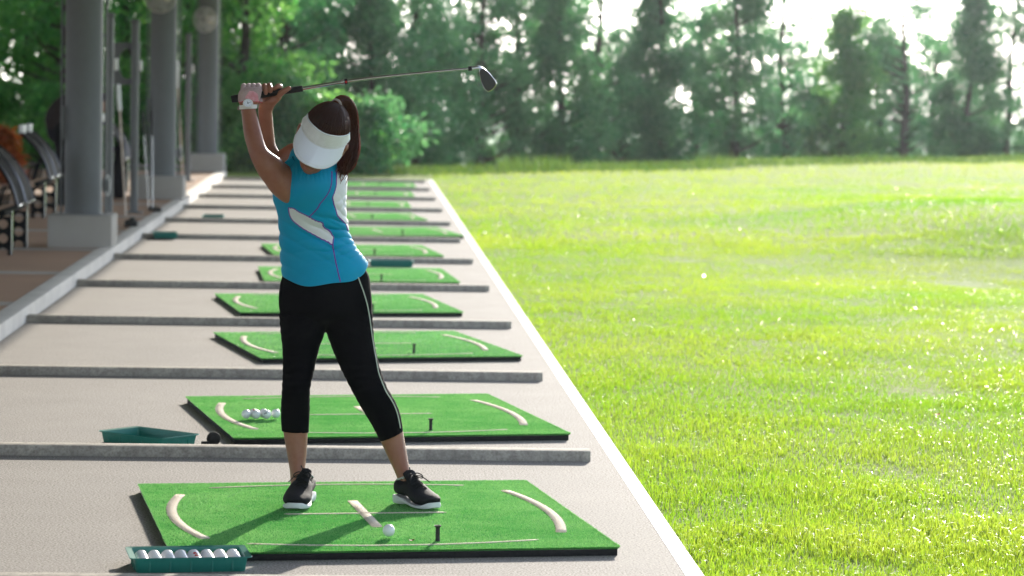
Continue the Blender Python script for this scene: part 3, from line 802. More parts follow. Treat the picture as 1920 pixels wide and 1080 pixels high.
def tree(px, s, h, rad, kind, label, seed, leaf=None, n=9000, name=None, lean=0):
    q = np.random.default_rng(seed); rd = random.Random(seed)
    if kind != 'shrub' and px > 560: s += 7; h = h*1.12+.75; rad *= 1.12*(1.12 if kind != 'sparse' else 1.0)
    p = spot(px, s); z0 = lawn_z(p.x, p.y)
    nm = name or ('shrub' if kind == 'shrub' else 'leafy_tree')
    t = thing(nm, label, 'shrub' if nm.endswith('shrub') else 'tree', (p.x, p.y, z0-.02), group='shrubs by the range' if nm.endswith('shrub') else 'trees along the far edge of the range')
    wb = MB()
    if kind != 'shrub':
        tr = []; x = y = 0.; N = 9; r0 = .045+.016*h
        for i in range(N+1):
            k = i/N; tr.append((x+lean*k*k, y, h*.97*k, r0*(1-.82*k)+(.03 if i == 0 else 0)))
            x += rd.uniform(-.06, .06); y += rd.uniform(-.06, .06)
        P = spline(tr, 3); wb.tube([V(a[:3]) for a in P], [a[3] for a in P], 9)
        at = lambda zz: min(P, key=lambda a: abs(a[2]-zz))
    else: at = lambda zz: (0, 0, 0, .02)
    prof = {'bushy': lambda k: (.62+.38*math.sin(PI*min(1, k*1.25+.12)))*(1-max(0, k-.55)/.45*.75),
            'cone': lambda k: min(1, .55+k*1.6)*max(.1, (1-k)*1.25)**.75,
            'tall': lambda k: (.72+.28*math.sin(PI*min(1, .15+k*.9)))*(1-max(0, k-.7)*1.5),
            'sparse': lambda k: .35+.65*math.sin(PI*min(1, .15+k*.7)),
            'shrub': lambda k: math.sin(PI*min(.98, .3+k*.68))*rd.uniform(.5, 1.25)}[kind]
    lo = {'bushy': .03, 'cone': .04, 'tall': .02, 'sparse': .12, 'shrub': .05}[kind]
    nc = {'bushy': 78, 'cone': 70, 'tall': 74, 'sparse': 52, 'shrub': 26}[kind]
    cl = []
    for i in range(nc):
        k = lo+(1-lo)*((i+rd.random())/nc); a = rd.uniform(0, 2*PI); rr = rad*prof(k)*rd.uniform(.3, 1.0)**.6
        c = np.array([rr*math.cos(a)+lean*k*k, rr*math.sin(a), h*k+rd.uniform(-.1, .1)+(rd.uniform(-.3, .35)*h*k if kind == 'shrub' else 0)])
        sz = rd.uniform(.28, .52)*rad**.5*(.8 if kind == 'sparse' else 1)
        cl.append((c, sz, rd.uniform(-.42, .42)))
        if kind != 'shrub' and (i % 2 == 0 or kind == 'sparse'):
            b0 = at(max(.1, c[2]-.35*rr-.12)); e = V(c); s0_ = V(b0[:3]); md = (s0_+e)/2+V((rd.uniform(-.06, .06), rd.uniform(-.06, .06), -.05))
            wb.tube([V(v_) for v_ in spline([s0_, md, e], 3)], [max(.006, b0[3]*.42*(1-.12*g)) for g in range(7)], 5)
        elif kind == 'shrub': wb.tube([(rd.uniform(-.05, .05), rd.uniform(-.05, .05), 0), V(c)*.5+V((0, 0, .08)), V(c)], [.014, .01, .005], 5)
    wb.build('trunk' if kind != 'shrub' else 'stems', M_BARK, t)
    w_ = np.array([c[1]**2 for c in cl]); w_ /= w_.sum()
    ci = q.choice(len(cl), n, p=w_)
    cc = np.array([c[0] for c in cl])[ci]; cs = np.array([c[1] for c in cl])[ci]; ct = np.array([c[2] for c in cl])[ci]
    d = q.normal(0, 1, (n, 3)); d /= np.linalg.norm(d, axis=1)[:, None]
    pos = cc+d*(cs*q.uniform(.15, 1, n)**.5)[:, None]*np.array([1, 1, .72])
    pos[:, 2] = np.maximum(pos[:, 2], .03)
    L = q.uniform(.085, .17, n)*(.85 if kind == 'sparse' else 1); Wd = L*q.uniform(.34, .52, n)
    az = q.uniform(0, 2*PI, n); el = q.normal(-.5, .55, n)
    ax = np.stack([np.cos(az)*np.cos(el), np.sin(az)*np.cos(el), np.sin(el)], 1)
    rv = q.normal(0, 1, (n, 3)); sv = np.cross(ax, rv); sv /= np.linalg.norm(sv, axis=1)[:, None]+1e-9
    Pn = np.empty((n, 4, 3))
    Pn[:, 0] = pos; Pn[:, 1] = pos+ax*(L*.45)[:, None]+sv*(Wd/2)[:, None]; Pn[:, 2] = pos+ax*L[:, None]; Pn[:, 3] = pos+ax*(L*.45)[:, None]-sv*(Wd/2)[:, None]
    tint = np.clip(.42+ct+q.normal(0, .22, n), 0, 1)
    npmesh('crown', Pn.reshape(-1, 3), np.arange(n*4).reshape(-1, 4), leaf or M_LEAFB, t, tint=np.repeat(tint, 4))
    return t

TREES = [  # px, s, h, rad, kind, n, leaf, label
 (-230, 1.5, 6.0, 1.7, 'bushy', 9000, 'A', 'broad leafy tree beyond the left picture edge, nearer the terrace end'),
 (-420, 2.5, 6.4, 1.8, 'bushy', 9000, 'B', 'dark broad tree beyond the left picture edge'),
 (-640, .5, 5.8, 1.8, 'bushy', 9000, 'A', 'leafy tree farthest beyond the left picture edge'),
 (-70, 1.0, 5.6, 1.5, 'bushy', 9000, 'A', 'bright leafy tree at the far left picture edge'),
 (40, 3.0, 5.2, 1.2, 'sparse', 7200, 'A', 'thin-crowned tree at upper left, sky showing through'),
 (70, 6.0, 4.2, 1.5, 'bushy', 13000, 'B', 'dark dense tree behind the thin-crowned one at upper left'),
 (175, 6.5, 6.4, 1.6, 'bushy', 14000, 'B', 'dark dense tree directly behind the nearest column'),
 (270, 8.5, 6.6, 1.6, 'bushy', 14000, 'B', 'dark dense tree behind the holed board'),
 (400, 6.0, 6.6, 1.6, 'bushy', 14000, 'B', 'dark dense tree right behind the farthest column'),
 (485, 8.0, 5.0, 1.5, 'bushy', 12000, 'B', 'dark dense tree behind the bright one beside the farthest column'),
 (110, .5, 5.6, 1.3, 'bushy', 9500, 'A', 'leafy tree left of the nearest column'),
 (225, 2.5, 5.8, 1.3, 'bushy', 8000, 'A', 'leafy tree seen between the nearest and middle columns'),
 (300, 5.0, 5.6, 1.4, 'bushy', 8000, 'B', 'leafy tree standing behind the middle column'),
 (355, 1.5, 5.6, 1.2, 'bushy', 8000, 'A', 'leafy tree between the middle and farthest columns'),
 (450, 1.0, 5.4, 1.25, 'bushy', 11000, 'A', 'bright green tree right of the farthest column'),
 (520, 4.5, 5.4, 1.2, 'tall', 7500, 'B', 'slender-trunked tree behind the golfer\'s hands'),
 (565, 1.5, 3.0, 1.1, 'bushy', 9000, 'B', 'bushy tree behind the golfer\'s head'),
 (625, 4.0, 4.4, 1.1, 'tall', 7500, 'A', 'tall light tree rising behind the golfer\'s ponytail'),
 (690, 1.2, 2.7, 1.15, 'bushy', 10500, 'B', 'low broad tree right of the ponytail'),
 (750, 3.6, 4.0, 1.1, 'bushy', 8500, 'B', 'dark tree behind the middle of the club shaft'),
 (800, .8, 2.2, .95, 'bushy', 8500, 'B', 'low rounded tree at the end of the tee floor'),
 (850, 3.0, 4.3, 1.05, 'tall', 8000, 'B', 'dark tree directly left of the club head'),
 (895, 1.3, 4.1, 1.0, 'sparse', 4800, 'B', 'open tree with forked dark limbs below the club head'),
 (965, 1.5, 4.3, .95, 'tall', 11500, 'B', 'dense tall tree right of the club head'),
 (1045, 1.0, 3.9, .9, 'cone', 11500, 'B', 'dense pointed tree, second right of the club head'),
 (1010, 4.5, 4.4, 1.1, 'tall', 7000, 'B', 'dark tree behind the two dense ones right of the club head'),
 (1112, 1.3, 4.4, .8, 'sparse', 3600, 'B', 'thin open tree with a tall bare trunk near the picture centre'),
 (1165, 1.8, 2.0, .95, 'bushy', 6800, 'B', 'low bushy tree filling the gap beside the thin open tree'),
 (1232, 1.4, 4.0, .95, 'cone', 11500, 'B', 'dense tapering tree at the middle of the tree row'),
 (1300, 3.0, 3.7, .9, 'sparse', 4200, 'B', 'loose tree between two dense dark ones'),
 (1372, 1.2, 4.2, .95, 'tall', 12500, 'B', 'densest dark tree, reaching the top picture edge'),
 (1462, 1.6, 4.3, .85, 'sparse', 3000, 'B', 'bare-trunked airy tree with bright sky around its top'),
 (1515, 2.6, 1.5, .9, 'bushy', 4200, 'B', 'low dim tree beside the bare-trunked airy one'),
 (1572, 1.4, 3.1, .95, 'cone', 10500, 'A', 'shorter pyramid-shaped green tree under an open patch of sky'),
 (1640, 2.6, 3.0, .8, 'tall', 5600, 'B', 'greyish tree right behind the pyramid-shaped one'),
 (1688, 1.2, 4.3, .95, 'sparse', 3400, 'B', 'open tree with the boldest dark trunk at right'),
 (1740, 4.2, 4.0, .9, 'sparse', 3800, 'B', 'faint open tree behind the boldest dark trunk'),
 (1805, 1.5, 3.7, 1.0, 'cone', 11000, 'B', 'broad hazy dense tree near the right edge'),
 (1882, 1.7, 4.2, .95, 'tall', 7000, 'B', 'hazy tall tree with visible trunk at the right edge'),
 (1960, 1.0, 4.0, 1.0, 'tall', 8000, 'B', 'hazy tree cut by the right picture edge'),
 (1135, 6.0, 3.6, 1.1, 'tall', 7000, 'B', 'hazy tree filling in behind the thin open one near the centre'),
 (1290, 6.5, 4.2, 1.2, 'tall', 8000, 'B', 'hazy tree behind the gap between the dense dark ones'),
 (1425, 6.0, 4.1, 1.2, 'tall', 7000, 'B', 'hazy tree behind the bare-trunked airy one'),
 (1520, 5.5, 3.5, 1.2, 'tall', 7500, 'B', 'hazy tree left behind the pyramid-shaped one'),
 (1645, 7.0, 3.7, 1.2, 'tall', 7500, 'B', 'hazy tree left behind the boldest dark trunk'),
 (1735, 6.0, 3.7, 1.2, 'tall', 7500, 'B', 'hazy tree right behind the boldest dark trunk'),
 (1850, 6.0, 3.7, 1.2, 'tall', 8000, 'B', 'hazy tree behind the right-edge ones'),
]
for k, (px, s, h, rad, kind, n, lf, lab) in enumerate(TREES):
    tree(px, s, h, rad, kind, lab, 100+k, {'A': M_LEAFA, 'B': M_LEAFB}[lf], int(n*1.25*(.78 if s >= 5.5 and px > 1120 else 1.18 if px > 1120 else .9 if px > 560 else .72)), lean=random.uniform(-.2, .2))
SHR = [(-20, 0, 1.3, .9, 'A', 'green shrub at the left picture edge under the trees'), (90, -1, 1.2, .9, 'A', 'green shrub left of the nearest column'), (250, .2, 1.3, .9, 'A', 'green shrub behind the golf bag'), (350, .0, 1.2, .8, 'A', 'green shrub left of the farthest column'), (445, .2, 1.3, .9, 'A', 'bright shrub just right of the farthest plinth'), (530, .3, 1.25, .9, 'B', 'shrub behind the golfer\'s upper arm'), (610, .4, 1.1, .9, 'A', 'shrub behind the golfer\'s ponytail end'), (680, .3, 1.1, .9, 'B', 'dark shrub at the far end of the tee mats'), (745, .2, 1.0, .8, 'B', 'dark shrub by the last divider bar'), (1000, 1.0, .7, .7, 'A', 'light green shrub at the foot of the dense trees'), (1420, 1.4, .9, .75, 'B', 'low shrub right of the densest dark tree'), (1745, 1.0, .75, .8, 'A', 'yellowish shrub right of the boldest trunk'), (1860, 1.2, 1.0, .9, 'B', 'hazy low shrub near the right edge')]
for k, (px, s, h, rad, lf, lab) in enumerate(SHR):
    if px > 700: continue
    tree(px, s, h, rad, 'shrub', lab, 300+k, {'A': M_LEAFA, 'B': M_LEAFB}[lf], 4200)
p_ = spot(20, -9.5)
o = tree(2, -10, .9, .22, 'shrub', 'orange-red leafed shrub behind the benches at the left edge', 401, M_LEAFO, 2600, name='orange_shrub')
# weeds along the foot of the trees
q = np.random.default_rng(5); n = 7000
pxs = q.uniform(380, 1960, n); ss = q.normal(.2, .55, n)
co = np.empty((n, 3, 3)); hh = q.uniform(.05, .2, n)*(1+.8*(np.abs(pxs-1000) < 70)+.5*(np.abs(pxs-1335) < 40))
for i in range(n):
    a = spot(pxs[i], ss[i]); z = lawn_z(a.x, a.y); w2 = .012; yw = q.uniform(0, 6.3); l2 = q.normal(0, .35)*hh[i]; l3 = q.normal(0, .35)*hh[i]
    co[i] = [(a.x-w2*math.cos(yw), a.y-w2*math.sin(yw), z-.01), (a.x+w2*math.cos(yw), a.y+w2*math.sin(yw), z-.01), (a.x+l2, a.y+l3, z+hh[i])]
o = npmesh('weeds', co.reshape(-1, 3), np.arange(n*3).reshape(-1, 3), M_WEED, tint=np.repeat(q.uniform(0, 1, n), 3), nper=3)
tag(o, 'uncut grass and weeds along the foot of the trees', 'weeds', kind='stuff')

# air
M_HAZE = bpy.data.materials.new('haze_air'); M_HAZE.use_nodes = True
n = M_HAZE.node_tree.nodes; n.clear()
vo = n.new('ShaderNodeVolumePrincipled'); vo.inputs['Density'].default_value = .00017; vo.inputs['Color'].default_value = (.82, .93, 1, 1); vo.inputs['Anisotropy'].default_value = .8
oo = n.new('ShaderNodeOutputMaterial'); M_HAZE.node_tree.links.new(vo.outputs[0], oo.inputs['Volume'])
b = MB(); b.box((0, 1000, -9.5), (4200, 3200, 37)); o = b.build('haze', M_HAZE, smooth=False); tag(o, kind='stuff')
o['label'] = 'thin bright morning haze over the range'; o['category'] = 'haze'
# ================================================================== THE GOLFER
GP = V((.02, 10.72, .037))
golfer = thing('person', 'woman golfer at the top of her backswing, white visor, turquoise sleeveless top, black leggings', 'person', GP)

def skinmat():
    M = mat('skin', (.29, .122, .066), .44, .38, vary=[(14, (.22, .075, .043), .5, 4), (70, (.33, .145, .09), .35, 3), (4, (.31, .12, .075), .4, 2)], bump=(900, .12, .0006), sss=.12)
    return M
M_SKIN = skinmat()

def ringset(mb, secs, n=28, sub=5, scale=1.0, e=2.0):
    """secs: (Lx,Ly,Rx,Ry,Y,depth) silhouettes measured across the limb -> closed loft"""
    rows = []
    for (lx, ly, rx, ry, Y, d) in secs:
        a, b_ = W(lx, ly, Y), W(rx, ry, Y)
        rows.append([*a, *b_, d])
    rings = []
    for r_ in spline(rows, sub):
        a, b_, d = V(r_[:3]), V(r_[3:6]), r_[6]
        c = (a+b_)/2; h = (b_-a)/2*scale; dv = V((0, -1, 0))*d*scale
        ring = []
        for k in range(n):
            q_ = 2*PI*k/n; cs, sn = math.cos(q_), math.sin(q_)
            ring.append(c+h*(abs(cs)**(2/e)*(1 if cs > 0 else -1))+dv*(abs(sn)**(2/e)*(1 if sn > 0 else -1)))
        rings.append(ring)
    mb.rings(rings)

# ---- silhouettes
LEG_R = [(523, 588, 614, 592, 10.84, .098), (526, 625, 608, 627, 10.82, .09), (529, 651, 599, 653, 10.81, .083), (530, 690, 590, 692, 10.77, .072), (528.5, 727, 582, 729, 10.74, .064), (526.5, 767, 581, 769, 10.755, .061), (527.5, 808, 579, 811, 10.76, .055)]
CALF_R = [(529, 780, 579, 783, 10.755, .052), (531.5, 812, 577, 814, 10.755, .048), (538, 851, 574.5, 854, 10.74, .042), (543, 880, 571.5, 884, 10.72, .038), (544.5, 902, 571.5, 905, 10.71, .04), (545, 922, 572, 925, 10.70, .045)]
LEG_L = [(603, 588, 699, 588, 10.85, .098), (611, 620, 700.5, 619, 10.84, .092), (622, 652, 702.5, 644, 10.83, .085), (640, 694, 711, 684, 10.80, .075), (663, 739, 725, 724, 10.77, .066), (678, 766, 741, 752, 10.77, .064), (694, 792, 751, 778, 10.775, .061), (713, 828, 756, 809, 10.775, .054)]
CALF_L = [(702, 808, 752, 790, 10.775, .052), (714, 829, 756, 809, 10.775, .048), (729, 861, 762, 844, 10.76, .043), (740, 885, 767, 872, 10.74, .038), (747, 903, 773, 893, 10.725, .038), (752, 922, 781, 915, 10.71, .044)]
PELVIS = [(542, 478, 664, 478, 10.86, .1), (530, 514, 690, 512, 10.86, .12), (523, 545, 695.5, 541, 10.86, .13), (523, 575, 698, 571, 10.85, .126), (528, 592, 696, 590, 10.845, .108), (550, 606, 676, 606, 10.845, .07)]
TORSO = [(533, 505, 684, 500, 10.85, .115), (531, 470, 668, 470, 10.84, .105), (528, 440, 653, 440, 10.83, .1), (526, 410, 648, 410, 10.80, .115), (522, 380, 646, 380, 10.765, .125), (526, 350, 645, 350, 10.75, .122), (534, 325, 643, 325, 10.74, .11), (545, 305, 628, 306, 10.745, .085), (556, 290, 616, 291, 10.745, .06)]
ARM_L = [(562, 376, 556, 318, 10.70, .05), (540, 383, 533, 305, 10.682, .062), (512, 364, 529, 300, 10.667, .058), (496, 343, 519, 293, 10.66, .046), (484, 326, 507, 285, 10.655, .042), (471, 299, 501, 279, 10.66, .038), (463, 275, 496.5, 269, 10.675, .037), (457.5, 253, 491, 250, 10.69, .035), (454, 225, 484, 223, 10.705, .03), (451.7, 205, 479, 204, 10.715, .023), (450, 196, 481, 195, 10.715, .022)]
ARM_R = [(575, 320, 572, 272, 10.80, .045), (548, 311, 547, 268.5, 10.83, .045), (530, 318, 528, 279, 10.86, .042), (512, 312, 521, 284, 10.87, .04), (497, 296, 522.5, 283, 10.86, .038), (491, 272, 516, 268, 10.84, .036), (487, 240, 513, 240, 10.81, .031), (484.5, 215, 510.5, 213, 10.785, .024), (484, 203, 511, 206, 10.775, .021)]
HAND_L = [(451, 201, 480, 200, 10.715, .021), (447.5, 190, 486, 188, 10.712, .023), (447.2, 178, 489, 177, 10.708, .022), (450, 170, 490, 169, 10.708, .02), (456, 165, 487, 164.5, 10.712, .016)]
HAND_R = [(484, 205, 511, 207, 10.775, .02), (485.5, 196, 515, 199, 10.77, .021), (488.5, 191.5, 521, 192, 10.763, .021), (498, 187, 527.5, 185, 10.762, .019), (506, 181.5, 528.5, 179, 10.76, .016), (514, 177, 527, 176, 10.757, .012)]
BACK_R = [(494, 190, 518, 190, 10.80, .012), (493, 180, 520, 180, 10.805, .013), (492, 170, 522, 169, 10.803, .013), (493, 166, 522, 165, 10.80, .009)]

def wp(pts): return [W(a, b_, y) for a, b_, y in pts]
def digit(mb, pts, r0, r1, n=12):
    P = [V(p_) for p_ in spline(wp(pts), 5)]; k = len(P)
    rr = [r0+(r1-r0)*i/(k-1) for i in range(k)]
    for j in (5, 10):                                   # knuckle bends
        if j < k: rr[j] *= 1.07
    mb.tube(P, rr, n); mb.ball(P[-1], rr[-1]*1.0, nu=12, nv=8); mb.ball(P[0], rr[0], nu=12, nv=8)

# ---- head frame
BETA = R(38)
e_ = V((.39, 0, .92)).normalized()
HU = (e_*math.cos(BETA)+V((0, -1, 0))*math.sin(BETA)).normalized()
HF = (-e_*math.sin(BETA)+V((0, -1, 0))*math.cos(BETA)).normalized()
HR = HF.cross(HU).normalized()
if HR.x < 0: HR = -HR
HC = W(603, 262, 10.60)
def H(r_, u_, f_): return HC+HR*r_+HU*u_+HF*f_
AX = (HR, HF, HU)

body = MB()
ringset(body, PELVIS, scale=.95); ringset(body, TORSO, scale=.95)
ringset(body, LEG_R, scale=.95); ringset(body, LEG_L, scale=.95)
ringset(body, CALF_R); ringset(body, CALF_L)
ringset(body, ARM_L); ringset(body, ARM_R)
ringset(body, HAND_L, e=2.6); ringset(body, HAND_R, e=2.4); ringset(body, BACK_R, e=2.4)
for C_ in ((CALF_R, .0), (CALF_L, .0)):                  # feet inside the shoes
    pass
# head: skull, face, jaw, features
body.ball(H(0, .03, -.008), (.078, .098, .098), AX, 32, 20)
body.ball(H(0, -.03, .028), (.066, .068, .085), AX, 32, 20)
body.ball(H(0, -.078, .045), (.045, .045, .042), AX); body.ball(H(0, -.1, .062), (.024, .02, .02), AX)
for s_ in (-1, 1):
    body.ball(H(s_*.038, -.035, .068), (.026, .022, .024), AX)        # cheeks
    body.ball(H(s_*.03, .026, .085), (.026, .012, .01), AX)           # brow
    body.ball(H(s_*.086, -.012, -.006), (.011, .019, .031), AX)       # ears
    body.ball(H(s_*.093, .004, -.01), (.007, .018, .016), AX)
    body.ball(H(s_*.011, -.041, .104), (.009, .01, .008), AX)         # nostrils
body.tube([H(0, .015, .094), H(0, -.012, .106), H(0, -.038, .118)], [.008, .010, .013], 12)
body.ball(H(0, -.062, .097), (.023, .010, .006), AX); body.ball(H(0, -.073, .095), (.02, .009, .007), AX)
nk = [H(0, -.03, -.03), H(0, -.09, -.05), W(590, 305, 10.72), W(590, 325, 10.745)]
nk = [V(x) for x in spline(nk, 4)]
body.tube(nk, [.055+.012*max(0, i-7)/5 for i in range(len(nk))], 20)
# left hand fingers: from the knuckles over the grip and down behind it
for k, x in enumerate((456, 465, 474, 483)):
    sl_ = -.15*(x-456)
    digit(body, [(x, 172+sl_*.3, 10.712), (x+1, 162.6+sl_*.2, 10.722), (x+2, 163+sl_*.2, 10.757), (x+3, 175+sl_*.4, 10.772), (x+3, 187+sl_*.4, 10.766)], .0105-.0005*(k == 0), .008)
digit(body, [(482, 191, 10.735), (491, 188, 10.755), (500, 186, 10.765), (507, 184, 10.768)], .0115, .0095)     # left thumb along the grip
# right hand fingers: from behind over the top, tips to the front
digit(body, [(496, 172, 10.80), (495, 161.8, 10.783), (496.5, 160.6, 10.755), (497.5, 167, 10.727), (498.3, 174.5, 10.726)], .0092, .0078)
digit(body, [(505, 171, 10.80), (504, 160.6, 10.783), (505.5, 159.6, 10.755), (506.8, 165, 10.726), (507.3, 171, 10.726)], .0095, .008)
digit(body, [(515, 170, 10.80), (521, 161, 10.785), (526, 161.5, 10.752), (521, 162.5, 10.728), (514.5, 165.8, 10.729)], .0095, .0078)
digit(body, [(489, 172, 10.80), (487.5, 163.5, 10.783), (488, 162.3, 10.757), (489, 168, 10.738)], .0085, .007)
digit(body, [(519, 182, 10.757), (527, 174.5, 10.737), (534, 169.8, 10.731), (542, 165.2, 10.731)], .0135, .0088)   # right thumb
bv, bf, bn = remesh(body, .0024, 4, 'body', .5)

proj = [pix(v) for v in bv]
# parts of the continuous body that the clothes hide are kept (arms, head, calves, torso are one surface)
o_body = mesh('body', bv, bf, M_SKIN, golfer, off=GP)

# ---- glove: skin of the left hand lifted 1.3 mm
M_GLOVE = mat('glove_leather', (.42, .31, .29), .75, .25, vary=[(120, (.3, .2, .19), .5, 3), (25, (.5, .37, .35), .4, 3)], bump=(260, .7, .0012))
M_PINK = mat('pink_glove_tab', (.6, .24, .27), .6, .3, vary=[(60, (.72, .45, .47), .6, 3)])
M_PINKE = mat('pink_glove_edge', (.52, .09, .11), .6, .3)
TAB = [(467.5, 170.5), (476, 171), (483, 176), (485, 190), (476, 188.5), (459.2, 183.4)]
gv = {}; gverts = []; gfaces = []; gm = []
for f in bf:
    c = sum((bv[i] for i in f), V())/len(f); x, y = pix(c)
    cuff = 192.6-.02*(x-446)+1.6*math.sin((x-446)/40*PI)*-1
    if not (440 < x < 491.6 and 150 < y < cuff) or c.y > 10.7755: continue
    if c.y > 10.745 and x > 486.5: continue
    for i in f:
        if i not in gv: gv[i] = len(gverts); gverts.append(bv[i]+bn[i]*.0016)
    gfaces.append([gv[i] for i in f])
    gm.append(2 if y > cuff-1.5 else 1 if (inpoly(x, y, TAB) and c.y < 10.715) else 0)
mesh('glove', gverts, gfaces, [M_GLOVE, M_PINK, M_PINKE], golfer, off=GP, fm=gm)

# ---- watch
M_STRAP = mat('watch_strap', (.72, .71, .68), .5, .4); M_DIAL = mat('watch_dial', (.8, .82, .86), .35, .4)
wt = MB()
wc = W(465.5, 200.2, 10.715); wx = (W(479.5, 199.5, 10.715)-W(451, 201, 10.715))/2
for s_ in (1,):
    rings = []
    for k in range(40):
        a = 2*PI*k/40; dirv = wx.normalized()*math.cos(a)*(wx.length+.003)+V((0, -1, 0))*math.sin(a)*.0265
        up = V((0.03, 0, 1)); 
        rings.append([wc+dirv*1.0+up*(.008), wc+dirv*1.07+up*.007, wc+dirv*1.07-up*.007, wc+dirv*1.0-up*.008])
    rings.append(rings[0]); wt.rings(rings, cap0=False, cap1=False)
wrist = wt.build('watch_strap', M_STRAP, golfer, off=GP)
wz = (V((0, -1, 0))*.86+V((-.02, 0, .5))).normalized(); wxx = V((1, 0, .05)); wxx = (wxx-wz*wxx.dot(wz)).normalized(); wy = wz.cross(wxx)
w0 = W(465, 194.6, 10.683)
def disc(mb, c, r0, prof, n=36, m=0):
    mb.rings([[c+wxx*(r_*math.cos(2*PI*k/n))+wy*(r_*math.sin(2*PI*k/n))+wz*h for k in range(n)] for r_, h in prof], m=m)
wm = MB(); disc(wm, w0, 0, [(.0165, -.006), (.0185, -.003), (.019, .003), (.0172, .0062), (.0155, .0064), (.0152, .005)])
wm.build('watch_case', M_STRAP, wrist, off=GP)
wm = MB(); disc(wm, w0, 0, [(.0001, .0048), (.0152, .0052)][::-1]); disc(wm, w0+wz*.0056, 0, [(.0026, 0), (.0022, .0006), (.0001, .0008)], m=1)
for ang, ln in ((1.9, .0085), (.3, .0115)):
    dv = wxx*math.cos(ang)+wy*math.sin(ang); wm.tube([w0+wz*.0058, w0+wz*.0058+dv*ln], .0005, 6, m=1)
for k in range(12):
    a = 2*PI*k/12; dv = wxx*math.cos(a)+wy*math.sin(a); wm.tube([w0+wz*.0056+dv*.0122, w0+wz*.0056+dv*.0142], .0004, 5, m=1)
wm.build('watch_dial', [M_DIAL, M_BLUEINK], wrist, off=GP)
wm = MB(); wm.box((0, 0, 0), (.012, .008, .014), .002, mtx=Matrix.Translation(W(448.5, 203, 10.715))); wm.build('watch_buckle', mat('buckle', (.3, .24, .18), .4, .5, metal=.6), wrist, off=GP)

# ---- leggings
M_LEG = mat('black_leggings', (.003, .003, .004), .9, .05, vary=[(20, (.0055, .0053, .0066), .5, 4)], bump=(16, .25, .006))
lg = MB()
ringset(lg, PELVIS); ringset(lg, LEG_R); ringset(lg, LEG_L); lg.ball(W(611, 600, 10.845), (.035, .075, .035))
lv, lf, ln = remesh(lg, .004, 5, 'leg', .5)
def legfold(v, n):
    x, y = pix(v)
    k = 0
    kn = math.exp(-((y-715)/50)**2); cr = math.exp(-((y-610)/30)**2)
    k += .0009*kn*math.sin(y*.42+noise.noise(v*22)*3.2)
    k += .0011*cr*math.sin((y-.5*abs(x-612))*.36+noise.noise(v*15)*2.5)
    k += .0008*noise.noise(v*28)
    return v+n*k
lv = [legfold(v, n) for v, n in zip(lv, ln)]
o_leg = mesh('leggings', lv, lf, M_LEG, golfer, off=GP)
legt = BVHTree.FromPolygons(lv, lf)
def onsurf(tree_, path, lift, step=2.0):
    P = spline(path, max(2, int(8))); out = []
    for a in P:
        d = ray(a[0], a[1]); h = tree_.ray_cast(CAM, d)
        if h[0]: out.append(h[0]+(h[1] if h[1].dot(d) < 0 else -h[1])*lift)
    return out
M_STRIPE = mat('white_piping', (.5, .56, .46), .6, .3)
pt = onsurf(legt, [(671.5, 520), (677, 535), (682, 549), (688.5, 572), (693.2, 598), (696, 620), (700, 647), (705, 675), (710, 700), (717, 719), (724, 735), (731, 746), (738, 758), (744, 773), (748, 789), (750.5, 803)], .0005)
sb = MB(); sb.tube(pt, .0024, 8); sb.build('side_stripe', M_STRIPE, o_leg, off=GP)

# ---- shirt
M_TEAL = mat('turquoise_jersey', (.0, .29, .50), .6, .12, vary=[(5, (.0, .25, .43), .5, 3), (500, (.0, .33, .55), .3, 2)], bump=(240, .12, .0012))
M_WPAN = mat('white_jersey', (.74, .74, .77), .6, .3, sheen=.1, vary=[(6, (.66, .66, .7), .4, 3)], bump=(240, .12, .0012))
M_PURP = mat('purple_piping', (.16, .025, .30), .6, .3)
SH = [(530, 510, 687, 500, 10.86, .138), (528, 493, 688.5, 493, 10.86, .136), (526.5, 474, 678, 478, 10.855, .126), (525.5, 456, 666.5, 463, 10.845, .118), (523.5, 432, 655.5, 440, 10.835, .112), (522.5, 412, 651.5, 420, 10.815, .118), (519, 392, 648.5, 398, 10.79, .13), (513, 374, 648, 374, 10.765, .137), (514, 352, 650, 350, 10.75, .135), (526, 330, 650, 328, 10.742, .125), (530, 314, 645, 312, 10.742, .105), (540, 300, 634, 302, 10.745, .085), (546, 285, 625, 292, 10.755, .07), (553, 274, 612, 284, 10.765, .062)]
NS = 340
rows = [[*W(a, b_, Y), *W(c, d, Y), dd] for a, b_, c, d, Y, dd in SH]
rings = []; srow = spline(rows, 18); nr = len(srow)
for i, r_ in enumerate(srow):
    a, b_, d = V(r_[:3]), V(r_[3:6]), r_[6]; c = (a+b_)/2; h = (b_-a)/2; k = max(0, 1-i/58)
    ring = []
    for j in range(NS):
        q_ = 2*PI*j/NS; cs, sn = math.cos(q_), math.sin(q_)
        p_ = c+h*cs+V((0, -1, 0))*d*sn
        drop = .050 if sn > 0 else .03
        p_ += V((0, 0, -drop*abs(sn)**.8*k**1.3 + .004*math.sin(q_*5+1)*k*k))
        ring.append(p_)
    rings.append(ring)
